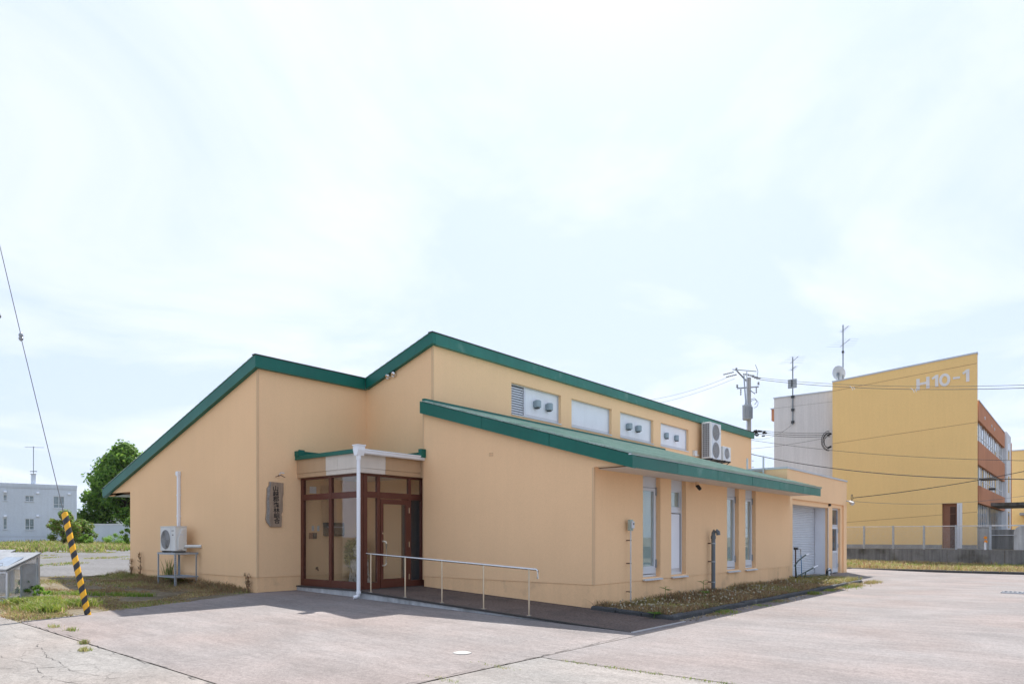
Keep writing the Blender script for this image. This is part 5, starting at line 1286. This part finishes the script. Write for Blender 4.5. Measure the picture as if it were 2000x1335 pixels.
for k in range(16): p = Vector(up(rg.uniform(.15, 1.0), rg.uniform(-.2, .2), 8.5 + rg.uniform(-.12, .25))); m.tube([p, p + Vector((rg.uniform(.1, .3), rg.uniform(0, .2), rg.uniform(-.05, .05)))], rg.uniform(.03, .06), 6)
m.build("splice_sleeves", "black", up_)
for k in range(9): B(*up(.18, -.03, 3.5 + k * .45), *up(.34, .0, 3.53 + k * .45)).build("step_bolt", "galv", up_)

CG = "overhead cables at the right"
def cable(label, a, b, sag, r, mat="cable"): return MB().tube(catenary(a, b, sag, 18), r, 5).build("overhead_cable", mat, None, label=label, cat="cable", group=CG)
cable("upper of the twin cables crossing the H10-1 lettering", (-17.61, 47.74, 12.42), (-0.43, 38.6, 8.05), .35, .012)
cable("lower of the twin cables crossing the H10-1 lettering", (-17.61, 47.74, 12.30), (-0.43, 38.6, 7.92), .38, .016)
cable("thin cable leaving the pole to the left, upper one", (-18.85, 46.45, 12.5), (-31.47, 51.84, 13.04), .5, .010, "cable_grey")
cable("thin cable leaving the pole to the left, lower one", (-18.7, 46.6, 12.3), (-32.15, 51.28, 12.38), .5, .010, "cable_grey")
cable("thin service cable crossing the yellow wall at mid height", (-17.88, 47.51, 8.10), (-0.46, 41.17, 4.90), .35, .012)
cable("thick dark cable sagging across the lower yellow wall", (-17.94, 47.47, 7.14), (-0.46, 41.17, 4.10), .55, .024)
cable("cable rising right from the garage corner bracket", (-8.06, 33.5, 3.15), (-0.48, 43.75, 5.19), .18, .016)
cable("slack thin cable from the garage corner to the right edge", (-8.06, 33.5, 3.0), (-0.48, 43.75, 3.92), .42, .008, "cable_grey")
cable("upper of three cables from pole to the cable coil", (-17.56, 47.79, 8.78), (-13.95, 51.9, 8.72), .10, .014)
cable("middle of three cables from pole to the cable coil", (-17.56, 47.79, 8.66), (-13.95, 51.9, 8.60), .12, .016)
cable("lowest of three cables from pole to the cable coil", (-17.56, 47.79, 8.54), (-13.95, 51.9, 8.50), .14, .016)
cable("cable climbing from behind the roof end to the cable coil", (-17.94, 47.47, 7.5), (-13.95, 51.9, 8.45), .10, .010)
cable("thin lead from the antenna foot down to the pole", (-16.75, 52.3, 9.6), (-17.83, 47.56, 8.2), .35, .009)
co = thing("cable_coil", "black coiled cable loops hanging at the yellow wall's edge", "cable", (-13.97, 51.9, 7.7))
for k, (r_, dz) in enumerate(((.62, 0), (.52, .05), (.45, -.05), (.70, .02))):
    MB().tube([(-13.99 - max(0, -cos(a)) * r_ * .75, 51.86 - .02 * k, 8.15 + dz + sin(a) * r_) for a in [pi * .5 + i * pi / 16 for i in range(17)]], .022, 6).build("loop", "cable", co)
for z_ in (8.62, 7.72): MB().tube([(-14.12, 51.85, z_ - .06), (-13.86, 51.85, z_ + .05)], .07, 8).build("splice", "black", co)
# spiral bird-guard tags on the twin cables
for (x_, y_, z_, lb2) in ((-10.6, 43.9, 10.17, "white tag twisted round the twin cables left of the lettering"), (-7.15, 42.1, 9.28, "white tag twisted round the twin cables below the lettering")):
    t = thing("cable_tag", lb2, "tag", (x_, y_, z_), group="tags on the twin cables")
    MB().tube([(x_ - .12, y_, z_ + .06), (x_, y_, z_ - .06), (x_ + .04, y_, z_ - .20)], .014, 5).build("strip", "white_plastic", t); MB().tube([(x_ + .08, y_, z_ - .02), (x_ + .15, y_, z_ - .18)], .014, 5).build("strip", "white_plastic", t)

# ------------------------------------------------------------------ water standpipe, hand cart, drain grate, manhole
sp = thing("standpipe", "rusty standpipe with tap and blue hose at the lean-to's far corner", "standpipe", (-7.92, 25.2, -.15))
MB().tube([(-7.92, 25.2, -.2), (-7.92, 25.2, .98)], .022, 8).build("pipe", "rust_pipe", sp); B(-7.97, 25.14, .96, -7.85, 25.28, 1.05).build("tap_body", "dark_grey", sp); MB().tube([(-7.9, 25.27, 1.0), (-7.85, 25.45, 1.0), (-7.84, 25.52, .92), (-7.84, 25.52, .78)], .022, 8).build("spout", "galv_light", sp)
MB().tube([(-7.84, 25.52, .80), (-7.83, 25.54, .5), (-7.83, 25.58, .1), (-7.82, 25.64, -.13)], .014, 6).build("hose", "hose_blue", sp)
hc = thing("hand_cart", "dark green tubular hand cart with white grips and a single wheel by the shutter", "cart", (-7.85, 26.5, -.2))
for pts, gpts in (([(-7.88, 24.98, .40), (-7.86, 25.25, .56), (-7.82, 25.6, .68), (-7.80, 26.0, .78)], [(-7.80, 25.95, .77), (-7.79, 26.25, .80)]), ([(-7.80, 24.9, .02), (-7.76, 25.3, .10), (-7.70, 25.8, .20), (-7.66, 26.4, .31)], [(-7.66, 26.35, .30), (-7.64, 26.8, .36)])):
    MB().tube(pts, .022, 8).build("handle_tube", "green_tube", hc, smooth=True); MB().tube(gpts, .026, 8).build("grip", "white_plastic", hc)
MB().tube([(-7.72, 25.7, .18), (-7.70, 25.35, -.18)], .02, 8).build("leg", "green_tube", hc); MB().tube([(-7.80, 24.92, .03), (-7.86, 25.0, .45)], .02, 8).build("cross_tube", "green_tube", hc); MB().tube([(-7.72, 25.7, .0), (-7.6, 27.9, .0)], .02, 8).build("frame_tube", "green_tube", hc)
wc = Vector((-7.6, 28.0, .02)); m = MB(); m.tube([tuple(wc + Vector((.05 * 0, .17 * cos(a), .17 * sin(a)))) for a in [2 * pi * i / 20 for i in range(21)]], .042, 8, cap=False); wh = m.build("wheel", "black", hc, smooth=True)
MB().tube([(-7.62, 28.0, .02), (-7.54, 28.0, .02)], [.11, .11], 14).build("rim", "white_plastic", wh); MB().tube([(-7.66, 28.0, .02), (-7.50, 28.0, .02)], .025, 8).build("hub", "dark_grey", wh)
MB().tube([(-7.53, 27.72, .16), (-7.53, 27.9, .22), (-7.53, 28.08, .18), (-7.53, 28.2, .02)], .035, 6).build("mudguard", "galv_light", hc)
mh = thing("manhole_cover", "small round pale cover set in the forecourt", "cover", (-6.65, 6.95, gz(-6.65) + .014))
MB().lathe([(.12, 0), (.12, .006), (.105, .009)], (-6.65, 6.95, gz(-6.65) + .014), 24).build("lid", "manhole_white", mh); MB().lathe([(.135, 0), (.135, .003)], (-6.65, 6.95, gz(-6.65) + .0135), 24).build("rim", "iron", mh)
dg = thing("drain_grate", "steel drain grate in the driveway at the right edge", "grate", (-1.4, 24.9, gz(-1)))
B(-1.95, 24.65, gz(-1) + .004, 1.2, 25.15, gz(-1) + .016).build("pit", "black", dg)
for x_ in [(-1.93 + .11 * k) for k in range(28)]: B(x_, 24.67, gz(-1) + .017, x_ + .05, 25.13, gz(-1) + .045).build("bar", "iron", dg)
for y_ in (24.64, 25.12): B(-1.96, y_, gz(-1) + .012, 1.2, y_ + .04, gz(-1) + .05).build("side_frame", "galv_light", dg)

# ------------------------------------------------------------------ left: striped guy guard and wire
gb0, gt0 = Vector((-14.20, 4.89, -.04)), Vector((-14.54, 4.61, 1.86)); gd = (gt0 - gb0)
m = MB(); m.lathe([(.054, 0), (.054, gd.length - .02), (.048, gd.length)], n=20)
go = m.build("guy_guard", "hazard_stripe", None, smooth=True, label="leaning yellow and black striped tube round the guy wire", cat="guard tube"); go.location = gb0; go.rotation_euler = gd.to_track_quat('Z', 'Y').to_euler()
gw = thing("guy_wire", "thin steel guy wire with insulator rising out of the striped tube", "wire", tuple(gt0))
MB().tube([gb0 + gd * .5, Vector((-15.14, 4.11, 5.02))], .007, 5).build("lower_wire", "cable_grey", gw); MB().tube([(-15.16, 4.095, 5.16), (-15.45, 3.85, 6.77), (-16.2, 3.23, 10.9)], .007, 5).build("upper_wire", "cable_grey", gw)
MB().lathe([(.015, -.075), (.036, -.05), (.04, -.02), (.025, 0), (.04, .02), (.036, .05), (.015, .075)], (-15.15, 4.10, 5.09), 12).build("insulator", "insulator", gw, smooth=True)


gpo = thing("lamp_pole", "pole beyond the left edge holding the guy wire, its small lamp just entering the view", "lamp pole", (-16.28, 3.17, gz(-16.3)))
MB().tube([(-16.28, 3.17, -.3), (-16.28, 3.17, 11.2)], [.17, .12], 14).build("pole", "pole_concrete", gpo, smooth=True); MB().tube([(-16.2, 3.23, 5.62), (-15.6, 3.71, 5.56)], .022, 8).build("arm", "galv", gpo)
MB().tube([(-15.68, 3.645, 5.57), (-15.60, 3.71, 5.54), (-15.47, 3.815, 5.48), (-15.43, 3.845, 5.45)], [.03, .07, .075, .03], 12).build("lamp_head", "dark_grey", gpo, smooth=True)

# ------------------------------------------------------------------ mesh waste cages
def cage(label, base, ang_, W=1.35, D=.76, hf=.66, hr=.98):
    """local x runs away from the seen side panel, y from front (low) to rear (high)"""
    t = thing("waste_cage", label, "waste cage", base, ang_, group="mesh waste cages", local=True)
    def zt(y): return hf + (hr - hf) * y / D
    e = .022
    for x_, y_ in ((0, 0), (0, D), (-W, 0), (-W, D)): B(x_ - e, y_ - e, -.02, x_ + e, y_ + e, zt(y_)).build("post", "galv_light", t)
    def slope_bar(x_): MB().prism([(-e, zt(0) - .03), (D + e, zt(D) - .03), (D + e, zt(D) + .005), (-e, zt(0) + .005)], x_ - e - .002, x_ + e + .002, 'x').build("top_bar", "galv_light", t)
    slope_bar(0); slope_bar(-W)
    for y_ in (0, D): B(-W, y_ - e, .02, 0, y_ + e, .06).build("bottom_bar", "galv_light", t); B(-W + e, y_ - e, zt(y_) - .05, -e, y_ + e, zt(y_) - .01).build("front_bar" if y_ == 0 else "rear_bar", "galv_light", t)
    for x_ in (0, -W): B(x_ - e, e, .02, x_ + e, D - e, .06).build("bottom_bar", "galv_light", t)
    def wires(pts_fn, nu, nv):
        m = MB()
        for i in range(nu + 1):
            a, b = pts_fn(i / nu, 0), pts_fn(i / nu, 1); m.tube([a, b], .0022, 3, cap=False)
        for j in range(nv + 1): m.tube([pts_fn(k / 6, j / nv) for k in range(7)], .0022, 3, cap=False)
        m.build("mesh_panel", "galv_light", t)
    for x_ in (0, -W): wires(lambda u, v, x_=x_: (x_, u * D, .04 + (zt(u * D) - .05) * v), 34, 34)
    for y_ in (0, D): wires(lambda u, v, y_=y_: (-W * u, y_, .04 + (zt(y_) - .05) * v), 52, 30)
    B(-.004 - .30 * 0, D * .42, .04, .006, D * .46, zt(D * .42) - .03).build("stile", "galv", t); B(-.05, D * .46, .05, -.02, D - .03, .80).build("door_sheet", "galv_light", t)
    lid = MB().prism([(-.06, zt(0) + .012), (D + .05, zt(D) + .022), (D + .05, zt(D) + .05), (-.06, zt(0) + .04)], -W - .03, .03, 'x').build("lid", "lid_grey", t)
    MB().prism([(.10, zt(.1) + .05), (.50, zt(.5) + .055), (.50, zt(.5) + .065), (.10, zt(.1) + .06)], -.55, -.10, 'x').build("hatch", "galv", lid)
    MB().tube([(-.25, .12, zt(.12) + .06), (-.25, .14, zt(.14) + .10), (-.45, .14, zt(.14) + .10), (-.45, .12, zt(.12) + .06)], .008, 6).build("lid_handle", "steel", lid)
    return t
ca = atan2(.865, -.5) - pi / 2
cage("silver mesh waste cage with sloping lid at the left edge", (-17.24, 4.43, gz(-17.4) + .01), ca)
cage("second mesh waste cage behind, only its lid corner showing at left", (-19.15, 4.47, gz(-19.2) + .01), ca)

# ------------------------------------------------------------------ left: house, wall, trees, hill
hs = thing("grey_house", "pale blue-grey two-storey flat-roofed house in the left distance", "house", (-79.51, 26.34, .6), atan2(.982, .189) - pi / 2, local=True)
# local: y = 0 at the right corner and negative to the left along the seen face, which looks to +x
hw = [(-2.02, -1.06, 4.33, 5.53), (-4.35, -3.61, 4.92, 5.49), (-6.08, -5.76, 4.94, 5.53), (-4.35, -3.59, 2.13, 3.23), (-6.08, -5.76, 2.17, 3.25)]
Z0 = .6
MB().wallx(0, -14, 0, -.4, 5.75, [(a, b, c - Z0, d - Z0) for a, b, c, d in hw], .10, .25).build("wall", "house_blue", hs)
B(-9, -.25, -.4, -.251, 0, 5.75).build("wall", "house_blue", hs); B(-9, -14, -.4, -8.75, -.251, 5.75).build("wall", "house_blue", hs); B(-8.749, -14, -.4, -.251, -13.75, 5.75).build("wall", "house_blue", hs)
B(-9, -14, 5.751, .03, .03, 6.06).build("roof", "house_blue", hs); B(.031, -14, 5.6, .04, .02, 5.62).build("joint", "concrete", hs)
B(.001, -14, .85, .012, -.01, .87).build("joint", "concrete", hs)
for a, b, c, d in hw:
    m = MB(); c, d = c - Z0, d - Z0
    m.box(-.10, a, c, -.03, a + .05, d); m.box(-.10, b - .05, c, -.03, b, d); m.box(-.10, a + .05, c, -.03, b - .05, c + .05); m.box(-.10, a + .05, d - .05, -.03, b - .05, d)
    if b - a > .5: m.box(-.09, (a + b) / 2 - .025, c + .05, -.03, (a + b) / 2 + .025, d - .05)
    m.box(-.09, a + .05, c + (d - c) * .3, -.035, b - .05, c + (d - c) * .3 + .035)
    w = m.build("window", "school_white", hs); B(-.115, a + .02, c + .02, -.095, b - .02, d - .02).build("pane", "window_mid", w); B(-.1, a - .04, c - .05, .06, b + .04, c - .002).build("sill", "aluminium", w)
for y_, z_ in ((-5.92, 5.80), (-3.31, 5.79), (-.67, 5.79), (-5.92, 3.45), (-3.31, 3.51)):
    m = MB(); m.prism([(0, z_ - Z0 - .10), (.16, z_ - Z0 - .10), (.16, z_ - Z0), (.10, z_ - Z0 + .08), (0, z_ - Z0 + .08)], y_ - .12, y_ + .12); m.build("vent_hood", "panel_white", hs)
ch = B(-.9, -3.80, 6.061, -.5, -3.42, 7.05).build("chimney", "house_blue", hs); B(-.95, -3.85, 7.051, -.45, -3.37, 7.1).build("chimney_cap", "concrete", ch)

ha = thing("house_antenna", "thin television antenna on the grey house chimney", "antenna", (-80.9, 22.95, 7.7))
MB().tube([(-80.9, 22.95, 7.6), (-80.9, 22.95, 10.45)], .035, 6).build("mast", "antenna_metal", ha); yagi(ha, (-80.9, 22.95, 10.35), .9, 1.7, 6, .5); MB().tube([(-81.2, 22.75, 7.95), (-80.6, 23.15, 7.95)], .04, 6).build("clamp", "dark_grey", ha)
gwall = thing("yard_wall", "long pale grey yard wall with white coping at the left", "wall", (-71.5, 26.3, .9))
wa, wb = Vector((-74.2, 24.2, 0)), Vector((-67.5, 29.8, 0)); wd = (wb - wa).normalized(); wnv = Vector((wd.y, -wd.x, 0))
def wq(s0, s1, z0, z1, t0, t1, nm, mt_, par): 
    m = MB(); P = [wa + wd * s0 + wnv * t0, wa + wd * s1 + wnv * t0, wa + wd * s1 + wnv * t1, wa + wd * s0 + wnv * t1]
    m.prism([(p.x, p.y) for p in P], z0, z1, 'z'); return m.build(nm, mt_, par)
for k in range(5): wq(k * 1.75 + .006, (k + 1) * 1.75 - .006, .3, 2.56, 0, .15, "wall_panel", "house_blue", gwall)
wq(-.05, 8.8, 2.561, 2.68, -.04, .19, "coping", "school_white", gwall)

def tree(name, label, loc, H, rx, seed, nclump, nleaf, lsize, mats, trunk_h=.2, conical=.0, bottom=.12, cat="tree", group=None, wts=None, trunk_r=None, lob=(.16, .30)):
    t = thing(name, label, cat, loc, 0, group, local=True); rg = random.Random(seed); cl_ = []
    for k in range(nclump):
        f = rg.random() ** .8; z = H * (bottom + (1 - bottom) * f)
        env = sin(pi * min(1, max(.05, (f * .85 + .15)))) ** .7 * (1 - conical * f)
        r = rx * env * rg.uniform(.45, 1.0); a = rg.uniform(0, 2 * pi); cl_.append((Vector((r * cos(a), r * sin(a), z)), rx * rg.uniform(*lob)))
    tr_ = trunk_r or H * .018
    m = MB(); m.tube([(0, 0, -.2), (rg.uniform(-.02, .02) * H, rg.uniform(-.02, .02) * H, H * .4), (rg.uniform(-.03, .03) * H, 0, H * .9)], [tr_, tr_ * .7, tr_ * .15], 8); tk = m.build("trunk", "bark", t)
    for c, r in cl_[::2]:
        z0 = max(.1 * H, c.z - H * .18); m = MB(); m.tube([(0, 0, z0), (c.x * .5, c.y * .5, z0 + (c.z - z0) * .6), tuple(c)], [tr_ * .35, tr_ * .2, tr_ * .06], 5); m.build("limb", "bark", tk)
    m = MB(); sun_v = SUN
    for c, r in cl_:
        for _ in range(nleaf):
            dv = Vector((rg.gauss(0, 1), rg.gauss(0, 1), rg.gauss(0, .75))); p = c + dv.normalized() * r * rg.random() ** .45
            n_ = (dv.normalized() + Vector((rg.gauss(0, .6), rg.gauss(0, .6), .5 + rg.gauss(0, .5)))).normalized()
            u = n_.cross(Vector((rg.gauss(0, 1), rg.gauss(0, 1), rg.gauss(0, 1)))).normalized(); v = n_.cross(u); l = lsize * rg.uniform(.6, 1.3)
            m.cur = rg.choices(range(len(mats)), weights=wts)[0] if wts else rg.randrange(len(mats))
            m.face(p - u * l * .5, p + v * l * .28 - u * l * .05, p + u * l * .5, p - v * l * .28 - u * l * .05)
    m.build("crown", mats, t); return t
tree("broadleaf_tree", "tall dense green tree behind the building's left eave", (-84.5, 32.9, .8), 10.9, 5.5, 3, 300, 150, .38, ["leaf_mid", "leaf_dark", "leaf_light"], conical=.42, bottom=.03, wts=(5, 2, 4), lob=(.10, .20))
tree("broadleaf_tree", "lower rounded tree right of the tall one, mostly behind the building", (-76.0, 36.0, .8), 7.5, 4.2, 5, 60, 160, .34, ["leaf_mid", "leaf_dark", "leaf_light"], bottom=.08, wts=(5, 4, 2))
tree("young_tree", "light green young tree standing by the building's left corner", (-63.4, 25.3, .6), 2.6, .95, 6, 30, 120, .14, ["leaf_mid", "leaf_light", "leaf_dark"], bottom=.12)
tree("garden_shrub", "drooping yellow-green shrub with reddish tips before the grey house", (-66.0, 20.9, .6), 2.9, 1.15, 8, 50, 180, .15, ["leaf_light", "leaf_yellow", "leaf_mid", "leaf_red"], bottom=.16, cat="shrub", wts=(4, 4, 3, 1), lob=(.2, .36))
tree("garden_shrub", "darker olive shrub right behind the drooping one", (-67.2, 22.6, .6), 2.3, 1.1, 9, 45, 180, .15, ["leaf_yellow", "leaf_mid", "leaf_dark"], bottom=.1, cat="shrub", wts=(3, 3, 1), lob=(.2, .36))
tree("garden_shrub", "small round green bush at the foot of the shrubs", (-64.6, 22.1, .6), .95, .62, 10, 20, 110, .09, ["leaf_mid", "leaf_light"], bottom=.25, cat="shrub")
tree("garden_shrub", "low bushy clump in front of the yard wall", (-66.4, 25.0, .7), .9, 1.1, 12, 22, 100, .10, ["leaf_light", "leaf_mid"], bottom=.2, cat="shrub")
tree("garden_shrub", "rounded bush nearest the building in front of the yard wall", (-64.8, 26.6, .7), 1.1, .75, 14, 20, 100, .10, ["leaf_mid", "leaf_light"], bottom=.2, cat="shrub")
tree("roadside_tree", "leafy branch tips of a tree at the left edge", (-49.8, 11.35, .35), 3.6, 1.15, 15, 30, 110, .12, ["leaf_light", "leaf_mid"], bottom=.35)
tree("leafy_weed", "dark nettle growing up inside the mesh cage", (-17.55, 4.80, gz(-17.5)), .50, .16, 16, 12, 22, .075, ["leaf_mid", "leaf_dark"], bottom=.15, cat="weed", trunk_r=.006)
tree("leafy_weed", "pale bushy weed at the foot of the cage's side panel", (-17.25, 5.0, gz(-17.3)), .34, .18, 17, 12, 26, .06, ["leaf_light", "leaf_mid"], bottom=.1, cat="weed", trunk_r=.005)
# thin culvert rail and stones are lost in the grass; hill far behind
m = MB(); hx0, hy0 = Vector((-3000, 500, 0)), Vector((-1700, 2300, 0)); nseg = 60; rg = random.Random(21)
prev = []
for i in range(nseg + 1):
    p = hx0.lerp(hy0, i / nseg); hgt = 150 + 45 * sin(i * .33 + 1) + 22 * sin(i * .9) + rg.uniform(-6, 6); back = Vector((-.81, .58, 0))
    row = [p + Vector((0, 0, -20)), p + back * 150 + Vector((0, 0, hgt * .55)), p + back * 320 + Vector((0, 0, hgt)), p + back * 700 + Vector((0, 0, -20))]
    if prev:
        for k in range(3): m.face(prev[k], row[k], row[k + 1], prev[k + 1])
    prev = row
m.build("hill", "hill_forest", kind="structure")

# ------------------------------------------------------------------ humid summer air
hz_ = bpy.data.materials.new("air"); hz_.use_nodes = True
hn, hl = hz_.node_tree.nodes, hz_.node_tree.links
hn.clear(); ho = hn.new("ShaderNodeOutputMaterial"); hv = hn.new("ShaderNodeVolumePrincipled")
hv.inputs["Color"].default_value = (0.86, 0.93, 1.0, 1); hv.inputs["Density"].default_value = 0.00007; hv.inputs["Anisotropy"].default_value = 0.2
hl.new(hv.outputs[0], ho.inputs["Volume"]); MATS["air"] = hz_
B(-4000, -4000, -22, 4000, 4000, 260).build("haze", "air", kind="stuff")
